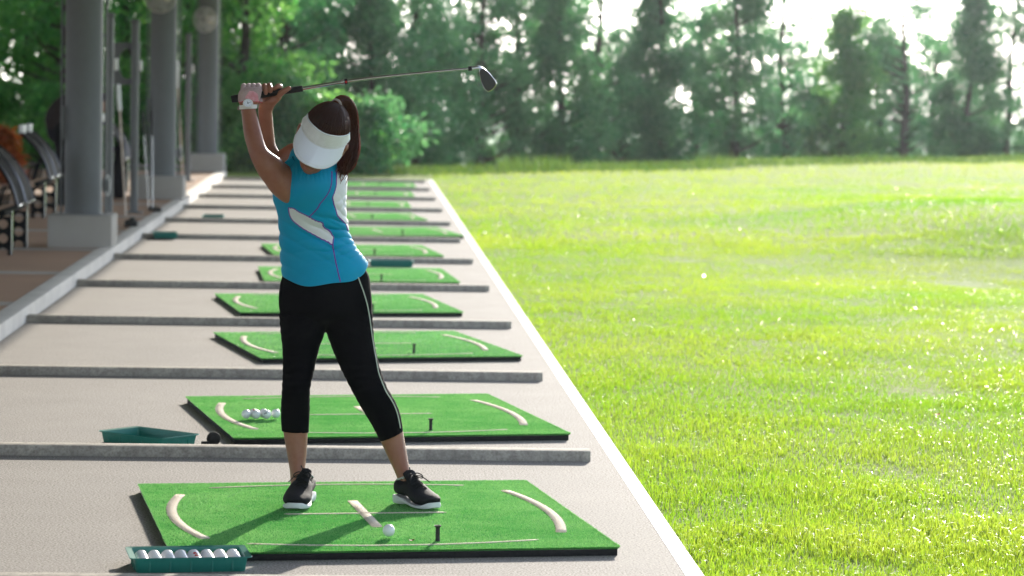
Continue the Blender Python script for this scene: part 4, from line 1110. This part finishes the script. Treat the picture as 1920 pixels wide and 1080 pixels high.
def fold(p_):
    x, y = pix(p_); s = 0
    nz = noise.noise(p_*9)
    rid = lambda q_: .4-math.exp(-(math.sin(q_)/.55)**2)
    nz2 = noise.noise(p_*16+V((4, 2, 7)))
    # gathers fanning out from the waist at the right
    m1 = math.exp(-((y-430)/50)**2)*(1/(1+math.exp(-(x-585)/20)))*(1-.55/(1+math.exp(-(x-644)/4)))
    ang = math.atan2(y-447, x-715)
    s += .0135*m1*rid(ang*17+nz*1.8+nz2*.5)*(.65+.7*nz2)
    # long diagonal pulls across the front
    m2 = math.exp(-((y-462)/46)**2)*(1/(1+math.exp((x-636)/22)))
    s += .0105*m2*rid((y-.62*(x-525))*.115+noise.noise(p_*4)*1.6)*(.5+1.0*noise.noise(p_*5+V((3, 1, 2))))
    # collar gathers under the chin
    m3 = math.exp(-((y-325)/13)**2)*math.exp(-((x-575)/40)**2)
    s += .004*m3*rid(x*.42+nz*2)
    # irregular pulls down the back panel
    m4 = math.exp(-((x-640)/16)**2)*math.exp(-((y-375)/45)**2)
    s += .005*m4*rid(y*.13+nz*3+nz2)*(.6+nz2)
    m5 = math.exp(-((y-520)/18)**2)
    s += .0025*m5*math.sin(x*.11+nz*3)
    # shoulder blade and side of the chest
    s += .012*math.exp(-((x-597)/30)**2-((y-348)/22)**2)-.006*math.exp(-((x-575)/40)**2-((y-385)/12)**2)
    return s+.0016*nz
cen = [sum(r_, V())/NS for r_ in rings]
sv = []
for r_, c in zip(rings, cen):
    for p_ in r_: sv.append(p_+(p_-c).normalized()*fold(p_))
ARMH = [(480, 296), (527, 299), (527.6, 324), (528, 348), (530, 362), (533.5, 378), (524, 371), (512, 359), (480, 350)]
PAN_B = [(630.7, 318), (629.5, 348), (624, 370), (626, 384), (632, 403.5), (640, 412), (646, 418), (652, 431), (700, 431), (700, 318)]
PAN_F = [(541.6, 389), (551, 390), (559.7, 396), (580, 406), (592, 413), (604, 417), (610, 427.6), (620, 435), (624.7, 444.5), (623.5, 459), (607, 450), (588.6, 439.7), (570, 429), (555, 418), (547, 411), (544, 403.5)]
fs = []; fmi = []
cy_ = [c.y for c in cen]
for i in range(nr-1):
    for j in range(NS):
        q4 = [i*NS+j, i*NS+(j+1) % NS, (i+1)*NS+(j+1) % NS, (i+1)*NS+j]
        c = (sv[q4[0]]+sv[q4[2]])/2; x, y = pix(c); front = c.y < cy_[i]+.02
        if front and inpoly(x, y, ARMH): continue
        fs.append(q4); fmi.append(1 if (front and (inpoly(x, y, PAN_F) or inpoly(x, y, PAN_B))) or (not front and 318 < y < 431 and x > 600) else 0)
o_sh = mesh('sleeveless_top', sv, fs, [M_TEAL, M_WPAN], golfer, off=GP, fm=fmi)
md = o_sh.modifiers.new('thick', 'SOLIDIFY'); md.thickness = .0022; md.offset = -1
sht = BVHTree.FromPolygons(sv, fs)
PIPES = [[(622, 322), (621.5, 336), (620, 348), (617, 357), (612.6, 365), (606, 374), (599.4, 382), (596, 389), (588, 398), (580, 406)],
         [(630.7, 322), (630, 336), (629.5, 348), (626.5, 360), (623, 370), (624.5, 377), (626, 384), (629, 394), (632, 403.5), (639, 411), (646, 418), (649.5, 426), (652, 433)],
         [(541.6, 389), (551, 390), (559.7, 396), (570, 401), (580, 406), (592, 413), (604, 417), (606, 423), (610, 427.6), (615, 431), (620, 435), (622.5, 440), (624.7, 444.5), (624.5, 452), (623.8, 460), (626, 475), (629.5, 492), (634, 512), (638.5, 530)],
         [(541.6, 389), (542.3, 397), (544, 403.5), (548, 411), (555, 418), (570, 429), (588.6, 439.7), (607, 450), (623.5, 459.5)]]
for pth in PIPES:
    P = onsurf(sht, pth, .0006)
    wob = [p_+V((0, 0, .0012*math.sin(i*1.7))) for i, p_ in enumerate(P)]
    pb = MB(); pb.tube(wob, .0030, 8); pb.build('piping', M_PURP, o_sh, off=GP)
# armhole binding + collar
P = []
for a in spline([(528.5, 306), (528.6, 324), (529, 348), (531, 362), (534, 377)], 6):
    h = sht.ray_cast(CAM, ray(a[0]+1.2, a[1]))
    if h[0]: P.append(h[0]+V((0, -.001, 0)))
pb = MB(); pb.tube(P, .0032, 8); pb.build('armhole_binding', M_TEAL, o_sh, off=GP)
pb = MB(); P = [V(p_) for p_ in rings[-1]]; 
pb.tube([c*.97+cen[-1]*.03 for c in P]+[P[0]*.97+cen[-1]*.03], .006, 8, cap=False); pb.build('collar', M_TEAL, o_sh, off=GP)
pb = MB(); pb.rings([[W(530, 307, 10.70), W(536, 303, 10.69), W(548, 296, 10.68), W(552, 303, 10.675), W(545, 311, 10.67), W(535, 311, 10.68)], [W(532, 306, 10.72), W(538, 300, 10.72), W(549, 290, 10.72), W(554, 300, 10.71), W(547, 309, 10.7), W(536, 310, 10.7)]]); pb.build('collar_flap', M_TEAL, o_sh, off=GP)

# ---- hair
def hairmat():
    M = mat('dark_hair', (.014, .007, .0055), .4, .3)
    n = M.node_tree.nodes; l = M.node_tree.links
    at = n.new('ShaderNodeAttribute'); at.attribute_name = 'tint'
    mx = n.new('ShaderNodeMix'); mx.data_type = 'RGBA'; l.new(at.outputs['Fac'], mx.inputs['Factor'])
    mx.inputs['A'].default_value = (.012, .005, .004, 1); mx.inputs['B'].default_value = (.11, .032, .014, 1)
    l.new(mx.outputs['Result'], n['Principled BSDF'].inputs['Base Color'])
    tb = n.new('ShaderNodeBsdfTranslucent'); tb.inputs[0].default_value = (.5, .12, .035, 1)
    ms = n.new('ShaderNodeMixShader'); ms.inputs[0].default_value = .42
    l.new(n['Principled BSDF'].outputs[0], ms.inputs[1]); l.new(tb.outputs[0], ms.inputs[2]); l.new(ms.outputs[0], n['Material Output'].inputs[0])
    return M
M_HAIR = hairmat()
HRC, HRR = (0, .034, -.014), (.0865, .110, .110)         # centre (r,u,f), radii (r,f,u)
def hair_ok(r_, u_, f_):
    if u_ > .1: return True
    line = .045 if u_ > .06 else -.018 if u_ > -.005 else -.045
    if abs(r_) > .06 and u_ < .05: line = min(line, -.02)
    if u_ < -.055: return False
    return f_ < line+max(0, (u_-.06))*1.3
hb = MB(); n1, n2 = 72, 48; vv = []; ff = []
for i in range(n2+1):
    t_ = PI*i/n2
    for j in range(n1):
        q_ = 2*PI*j/n1
        vv.append((HRC[0]+HRR[0]*math.sin(t_)*math.cos(q_), HRC[1]+HRR[2]*math.cos(t_), HRC[2]+HRR[1]*math.sin(t_)*math.sin(q_)))
for i in range(n2):
    for j in range(n1):
        q4 = [i*n1+j, i*n1+(j+1) % n1, (i+1)*n1+(j+1) % n1, (i+1)*n1+j]
        c = [sum(vv[k][d] for k in q4)/4 for d in range(3)]
        if hair_ok(*c): ff.append(q4)
hb.add([H(*v) for v in vv], ff)
BASE = (0, .135, -.066)
def strand(mb, pts, r0, r1, n=4):
    k = len(pts); mb.tube(pts, [r0+(r1-r0)*abs(2*i/(k-1)-.6)/1.4 for i in range(k)], n)
rd = random.Random(4); tints = []
cap_n = len(hb.v)
tints += [.12]*cap_n
for s_ in range(620):                                      # combed strands from the hairline up to the tie
    a = rd.uniform(0, 2*PI)
    # start on the hairline
    for tt in range(60):
        el = rd.uniform(-.55, .9); p_ = (HRR[0]*math.cos(el)*math.cos(a), HRC[1]+HRR[2]*math.sin(el), HRC[2]+HRR[1]*math.cos(el)*math.sin(a))
        if hair_ok(*p_): break
    else: continue
    d0 = V(((p_[0])/HRR[0], (p_[1]-HRC[1])/HRR[2], (p_[2]-HRC[2])/HRR[1])).normalized()
    d1 = V((BASE[0]+rd.uniform(-.012, .012), (BASE[1]-HRC[1])/1, BASE[2]-HRC[2])); d1 = V((d1.x/HRR[0], d1.y/HRR[2], d1.z/HRR[1])).normalized()
    pts = []; lift = rd.uniform(1.0, 1.012); wv = rd.uniform(-.02, .02)
    for k in range(12):
        t_ = k/11; d = d0.slerp(d1, t_); d = (d+V((wv*math.sin(t_*PI), 0, 0))).normalized()
        pts.append(H(HRR[0]*d.x*lift, HRC[1]+HRR[2]*d.y*lift, HRC[2]+HRR[1]*d.z*lift))
    b0 = len(hb.v); strand(hb, pts, .0011, .0019); tints += [min(1, max(0, rd.gauss(.25, .25)))]*(len(hb.v)-b0)
for s_ in range(26):                                       # flyaways at the crown
    a = rd.uniform(0, 2*PI); d = V((math.cos(a)*.6, .85, math.sin(a)*.5-.1)).normalized()
    p0 = V((HRR[0]*d.x, HRC[1]+HRR[2]*d.y, HRC[2]+HRR[1]*d.z)); g2 = V((rd.uniform(-1, 1), rd.uniform(.1, .8), rd.uniform(-1, .3))).normalized()
    ln_ = rd.uniform(.012, .035); pts = [H(*(p0*.99)), H(*(p0+g2*ln_*.5)), H(*(p0+g2*ln_+V((0, -ln_*.25, 0))))]
    b0 = len(hb.v); hb.tube(pts, [.0005, .0005, .0003], 3); tints += [.9]*(len(hb.v)-b0)
o_hair = hb.build('hair', M_HAIR, golfer, off=GP, auto=None)
a_ = o_hair.data.attributes.new('tint', 'FLOAT', 'POINT'); a_.data.foreach_set('value', tints)
# ponytail
PT = [(627, 200, 10.575), (636, 190.5, 10.60), (648, 193, 10.635), (656, 208, 10.66), (659, 232, 10.675), (659, 258, 10.68), (657, 278, 10.68), (652, 297, 10.675), (647, 312, 10.665), (642, 325, 10.655)]
PR = [.012, .018, .0225, .0225, .022, .0235, .0255, .0255, .019, .008]
pc = spline([(*W(a, b_, y), r_) for (a, b_, y), r_ in zip(PT, PR)], 6)
tail = MB(); tt = []
tail.tube([V(p_[:3]) for p_ in pc], [p_[3]*.72 for p_ in pc], 14); tt += [.1]*len(tail.v)
for s_ in range(420):
    a = rd.uniform(0, 2*PI); rr = rd.uniform(.55, 1.0)**.6; tw = rd.uniform(-.5, .5); end = rd.randint(len(pc)-14, len(pc)-1) if rd.random() < .6 else len(pc)-1
    st = 0 if rd.random() < .8 else rd.randint(3, 12); pts = []; stray = rd.gauss(0, 1)
    for k in range(st, end+1, 2):
        p_ = V(pc[k][:3]); t_ = (V(pc[min(k+1, len(pc)-1)][:3])-V(pc[max(k-1, 0)][:3])).normalized()
        sx = t_.cross(V((0, -1, 0))).normalized(); sy_ = t_.cross(sx); fr = k/len(pc)
        q_ = a+tw*fr*3; wob = rr*(1+.16*math.sin(fr*9+s_)+.42*abs(stray)*fr*fr)
        pts.append(p_+(sx*math.cos(q_)+sy_*math.sin(q_))*pc[k][3]*wob)
    if len(pts) < 4: continue
    b0 = len(tail.v); strand(tail, pts, .0009, .0016); tt += [min(1, max(0, rd.gauss(.4, .28)))]*(len(tail.v)-b0)
for s_ in range(30):                                       # loose ends over the shoulder
    x0, y0 = rd.uniform(636, 658), rd.uniform(296, 322); x1 = x0-rd.uniform(-3, 12); y1 = y0+rd.uniform(12, 30); yy = 10.655+rd.uniform(-.015, .01)
    P = [V(p_) for p_ in spline([W(x0, y0, yy+.01), W((x0+x1)/2+rd.uniform(-2, 3), (y0+y1)/2, yy), W(x1, y1, yy-.012)], 5)]
    b0 = len(tail.v); tail.tube(P, [.0011]*(len(P)-1)+[.0004], 4); tt += [.6]*(len(tail.v)-b0)
o_pt = tail.build('ponytail', M_HAIR, golfer, off=GP, auto=None)
a_ = o_pt.data.attributes.new('tint', 'FLOAT', 'POINT'); a_.data.foreach_set('value', tt)
hb = MB(); t0_ = V(pc[5][:3]); tdir = (V(pc[6][:3])-V(pc[3][:3])).normalized(); s1 = tdir.cross(V((0, -1, 0))).normalized(); s2 = tdir.cross(s1)
hb.tube([V(pc[3][:3])+(s1*math.cos(a)+s2*math.sin(a))*.0165 for a in [2*PI*k/24 for k in range(25)]], .005, 8, cap=False)
hb.box((0, 0, 0), (.03, .008, .012), .003, mtx=Matrix.Translation(W(628, 204, 10.545)) @ Matrix.Rotation(R(35), 4, 'Y'))
hb.build('hair_tie', mat('hair_clip', (.34, .25, .22), .35, .5, bump=(200, .5, .001)), golfer, off=GP)

# ---- eyes, brows, lips (under the visor)
M_EYE = mat('eye_white', (.75, .73, .7), .2, .5); M_IRIS = mat('iris_brown', (.03, .015, .008), .15, .5); M_LIP = mat('lip', (.36, .11, .09), .4, .4)
for s_ in (-1, 1):
    eb = MB(); eb.ball(H(s_*.031, .004, .082), .0125, AX, 16, 12); ey = eb.build('eye', M_EYE, golfer, off=GP)
    eb = MB(); eb.ball(H(s_*.031, .001, .0905), (.0055, .0045, .0055), AX, 14, 10); eb.build('iris', M_IRIS, ey, off=GP)
    eb = MB(); eb.tube([H(s_*.014, .024, .097), H(s_*.03, .029, .095), H(s_*.047, .024, .084)], [.0035, .004, .002], 8); eb.build('eyebrow', M_HAIR, golfer, off=GP)
eb = MB(); eb.ball(H(0, -.062, .1005), (.02, .0045, .0045), AX); eb.ball(H(0, -.072, .099), (.018, .0045, .005), AX); eb.build('lips', M_LIP, golfer, off=GP)

# ---- visor
M_VIS = mat('visor_cloth', (.74, .74, .73), .7, .25, vary=[(35, (.6, .59, .56), .5, 4), (9, (.68, .67, .64), .5, 4)], bump=(350, .3, .0012))
M_VISB = mat('visor_peak_cloth', (.76, .78, .84), .6, .3, vary=[(12, (.7, .72, .78), .4, 3)], bump=(400, .15, .001))
def band_pt(phi, t_, out=0):
    c, s_ = math.cos(phi), math.sin(phi)
    lowu = .050-.010*(1-c)*.5; hi = lowu+.052*max(.32, min(1, .55+.5*c))
    out += .004*max(0, min(1, (abs(phi)-.9)/.5))
    rx, rf = .0875+out, .1065+out; k = 1-.12*t_
    return H(rx*s_*k, lowu+(hi-lowu)*t_, -.012+rf*c*k)
vis = thing('visor', 'x', 'x'); bpy.data.objects.remove(vis)
vb = MB(); N = 64
rows_o = [[band_pt(-1.62+3.24*i/N, t_, .003) for i in range(N+1)] for t_ in (0, .25, .5, .75, 1)]
rows_i = [[band_pt(-1.62+3.24*i/N, t_, -.001) for i in range(N+1)] for t_ in (1, .5, 0)]
allr = rows_o+rows_i
vb.rings([[row[i] for row in allr] for i in range(N+1)])
o_v = vb.build('visor', M_VIS, golfer, off=GP, auto=50)
vb = MB()
def bill(phi, t_, off=0):
    p0 = band_pt(phi, 0, .002); c, s_ = math.cos(phi), math.sin(phi)
    L = .085*max(0, math.cos(phi*1.18))**.36
    dr = HF*1.0+HR*(s_*.16-.06); dr = dr.normalized()
    drop = R(30+13*abs(s_))
    dv = (dr*math.cos(drop)-HU*math.sin(drop))
    return p0+dv*L*t_ - HU*.010*t_*t_*(s_*s_) + HU*off
PH = 1.26
top = [[bill(-PH+2*PH*i/48, t_) for i in range(49)] for t_ in [k/8 for k in range(9)]]
bot = [[bill(-PH+2*PH*i/48, t_, -.003) for i in range(49)] for t_ in [k/8 for k in range(8, -1, -1)]]
allr = top+bot
vb.rings([[row[i] for row in allr] for i in range(49)])
vb.build('visor_peak', M_VISB, o_v, off=GP, auto=50)
vb = MB()
vb.tube([band_pt(-1.26+2.52*i/48, .0, .0045) for i in range(49)], .0016, 6); vb.tube([band_pt(-1.6+3.2*i/48, .97, .0035) for i in range(49)], .0014, 6)
vb.tube([bill(-PH+2*PH*i/48, 1, -.0015) for i in range(49)], .0022, 6); vb.tube([band_pt(-1.55+3.1*i/48, .12, .0032) for i in range(49)], .0008, 5); vb.tube([bill(-PH+2*PH*i/48, .9, .0006) for i in range(49)], .0007, 5)
vb.build('visor_seam', M_VIS, o_v, off=GP)
vb = MB()
vb.tube([H(-.084*math.sin(a), .052-.02*math.sin((a-1.55)/3.18*PI), -.012+.104*math.cos(a)) for a in [1.55+3.18*k/24 for k in range(25)]], .009, 6, flat=.25); vb.build('visor_strap', M_VIS, o_v, off=GP)

# ---- shoes
M_SHOE = mat('shoe_mesh', (.009, .009, .011), .8, .25, vary=[(300, (.02, .02, .023), .5, 2)], bump=(420, .8, .0012))
M_SOLE = mat('shoe_sole', (.66, .67, .70), .6, .3, vary=[(18, (.55, .55, .57), .4, 3)], bump=(180, .2, .001))
M_LACE = mat('shoe_lace', (.012, .012, .012), .8, .2); M_LINING = mat('shoe_lining', (.42, .41, .41), .9, .1); M_TOESUN = mat('toe_sunlit', (.10, .065, .045), .8, .2, bump=(420, .8, .0012))  # brown toe tone is sunlight put into the colour; no part uses it
def shoe(heel, toe, side, lab=None):
    h_, t_ = V(heel), V(toe); L = (t_-h_).length; fy = (t_-h_).normalized(); fx = V((fy.y, -fy.x, 0)); k = L/.262
    def S(x, y, z): return h_+fx*(x*1.06)+fy*(y*k)+V((0, 0, z))
    root = MB()
    up = [(-.004, .012, .03, .085), (.004, .027, .03, .093), (.03, .034, .03, .094), (.06, .0365, .028, .088), (.09, .038, .026, .096), (.12, .0415, .014, .092), (.15, .047, .007, .077), (.18, .0495, .006, .064), (.21, .048, .007, .056), (.235, .039, .010, .05), (.252, .027, .03, .043), (.262, .012, .034, .038)]
    rings = []
    for y, hw, zb, zt in [tuple(a) for a in spline(up, 3)]:
        ring = []
        for j in range(28):
            q_ = 2*PI*j/28; c, s_ = math.cos(q_), math.sin(q_)
            nar = 1-.38*max(0, s_)**2*(1 if y < .16 else max(.2, 1-(y-.16)*9))
            xo = side*.006*math.sin(PI*min(1, max(0, y/.26)))
            ring.append(S(xo+hw*c*nar, y, (zb+zt)/2+(zt-zb)/2*(abs(s_)**.8*(1 if s_ > 0 else -1))))
        rings.append(ring)
    root.rings(rings)
    o = root.build('shoe', M_SHOE, golfer, off=GP, auto=None)
    sm = MB(); so_ = [(-.008, .010, .002, .027), (-.003, .026, 0, .03), (.02, .034, 0, .03), (.055, .034, 0, .025), (.09, .034, .004, .019), (.12, .038, .002, .013), (.155, .045, 0, .011), (.19, .0475, 0, .011), (.22, .0455, .001, .013), (.24, .037, .002, .019), (.254, .026, .004, .025), (.263, .011, .008, .026)]
    rings = []
    for y, hw, zb, zt in [tuple(a) for a in spline(so_, 3)]:
        xo = side*.006*math.sin(PI*min(1, max(0, y/.26)))
        prof = [(.90, 0), (.97, .12), (1.02, .5), (1.0, .85), (.93, 1.0)]
        ring = [S(xo+hw*a, y, zb+(zt-zb)*b_) for a, b_ in prof]+[S(xo-hw*a, y, zb+(zt-zb)*b_) for a, b_ in prof[::-1]]
        rings.append(ring)
    sm.rings(rings); sm.build('sole', M_SOLE, o, off=GP, auto=45)
    tb = MB()                                             # tongue
    tb.rings([[S(x, y+dy, z+dz) for x, dz in ((-.024, -.004), (-.012, .004), (.012, .004), (.024, -.004))]+[S(x, y+dy-.008, z+dz-.006) for x, dz in ((.024, -.004), (.012, .004), (-.012, .004), (-.024, -.004))] for y, z, dy in ((.135, .083, 0), (.105, .098, 0), (.085, .112, 0), (.074, .124, 0))]); tb.build('tongue', M_SHOE, o, off=GP)
    lb = MB()
    for i, (y, z, hw) in enumerate(((.16, .0735, .022), (.145, .081, .022), (.13, .089, .022), (.115, .097, .022), (.1, .104, .021))):
        a = [(-hw, y-.005, z-.007), (0, y+.002, z+.0045), (hw, y+.005, z-.007)] if i % 2 else [(-hw, y+.005, z-.007), (0, y+.002, z+.0045), (hw, y-.005, z-.007)]
        lb.tube([S(*p_) for p_ in spline(a, 4)], .0024, 6)
    for s_ in (-1, 1):
        lb.tube([S(*p_) for p_ in spline([(0, .1, .109), (s_*.015, .104, .118), (s_*.03, .115, .11), (s_*.026, .122, .1), (s_*.006, .105, .108)], 5)], .0021, 6)
        lb.tube([S(*p_) for p_ in spline([(0, .1, .109), (s_*.02, .12, .108), (s_*.034, .14, .096), (s_*.042, .155, .086)], 5)], .0019, 6)
    lb.tube([S(*p_) for p_ in spline([(.0, .09, .112), (.004, .088, .125), (.01, .09, .14)], 4)], .002, 6)
    lb.build('laces', M_LACE, o, off=GP)
    cb = MB(); cb.tube([S(*p_) for p_ in [(.034*.68*math.sin(a), .036-.036*math.cos(a), .0905+.006*(-math.cos(a))+.008*max(0, -math.cos(a))) for a in [2*PI*q_/32 for q_ in range(33)]]], .0036, 8, cap=False); cb.build('collar_lining', M_LINING, o, off=GP)
    return o
shoe((-.183, 10.775, .037), (-.226, 10.50, .037), 1)
shoe((.158, 10.735, .037), (.288, 10.545, .037), -1)

# ---- ankle details
sb = MB(); sb.tube([W(750, 897.5, 10.69), W(754, 897.8, 10.68), W(758, 897.8, 10.68)], .0012, 6); sb.build('anklet', M_CHROME, golfer, off=GP)

# ================================================================== CLUB
CY = 10.745
cb0 = W(434, 186, CY)
club = thing('golf_club', 'steel-shafted iron held above the golfer\'s head', 'golf club', cb0)
CP = [(434, 186), (480, 179), (520, 173), (567.5, 166)]
gp = [W(a, b_, CY) for a, b_ in CP]
gs = [V(p_) for p_ in spline(gp, 6)]
cbm = MB(); k = len(gs); cbm.tube(gs, [.0128 if i == 0 else .0142-.0030*i/(k-1) for i in range(k)], 18); cbm.build('grip', M_GRIP, club, off=cb0)
SHP = [(566, 166.2), (600, 160.6), (645, 153.4), (700, 146), (760, 139.8), (820, 134), (884, 128.3)]
ss_ = [V(p_) for p_ in spline([W(a, b_, CY) for a, b_ in SHP], 10)]; k = len(ss_)
cbm = MB(); cbm.tube(ss_, [.0074-.0024*(int(i/3)*3/(k-1)) for i in range(k)], 14); sh_ = cbm.build('shaft', M_STEEL, club, off=cb0)
cbm = MB()
for a, b_, r_ in ((640.5, 154.0, .0096), (642.5, 153.7, .0105), (645, 153.3, .0095)): cbm.tube([W(a-1.5, b_+.2, CY), W(a+1.5, b_-.2, CY)], r_, 16)
cbm.build('shaft_ring', M_CHROME, club, off=cb0)
cbm = MB(); cbm.tube([W(646, 153.2, CY), W(651.5, 152.4, CY)], .0105, 16); cbm.ball(W(648.8, 153.6, CY-.0095), (.0045, .003, .0045), m=1); cbm.build('shaft_band', [M_TEE, M_RED], club, off=cb0)
cbm = MB(); cbm.tube([W(878, 128.8, CY), W(884.5, 128.2, CY)], .0088, 16); cbm.build('ferrule', M_TEE, club, off=cb0)
# iron head: blade outline with thickness, rounded edges
BL = [(899, 129), (904, 127.8), (909.5, 129.2), (916, 135), (923, 143.3), (928.5, 150), (931, 155.5), (929.8, 161), (925.5, 166.8), (919, 171.2), (914.5, 171.8), (909.5, 168.2), (905.5, 161.5), (902, 152.5), (900, 143), (898.6, 135)]
bl = [tuple(p_) for p_ in spline(BL+[BL[0]], 3)][:-1]
cx_, cy2 = 913.5, 149
def ringb(sc, dy): return [W(cx_+(a-cx_)*sc, cy2+(b_-cy2)*sc, CY+dy+(a-cx_)*.0008) for a, b_ in bl]
cbm = MB(); cbm.rings([ringb(.94, -.0085), ringb(.985, -.0075), ringb(1, -.004), ringb(1, .006), ringb(.985, .010), ringb(.9, .0115)])
hd = cbm.build('club_head', M_CHROME, club, off=cb0, auto=50)
cbm = MB(); cbm.rings([ringb(.93, -.0092), ringb(.935, -.0086)]); cbm.build('club_face', M_IRON, hd, off=cb0, auto=30)
cbm = MB(); cbm.tube([V(p_) for p_ in spline([W(884, 128.2, CY), W(892, 127.4, CY), W(899, 127.6, CY), W(904, 130.5, CY), W(906, 136, CY)], 5)], [.0078]*12+[.008]*5+[.007]*4, 16); cbm.build('hosel', M_CHROME, hd, off=cb0)
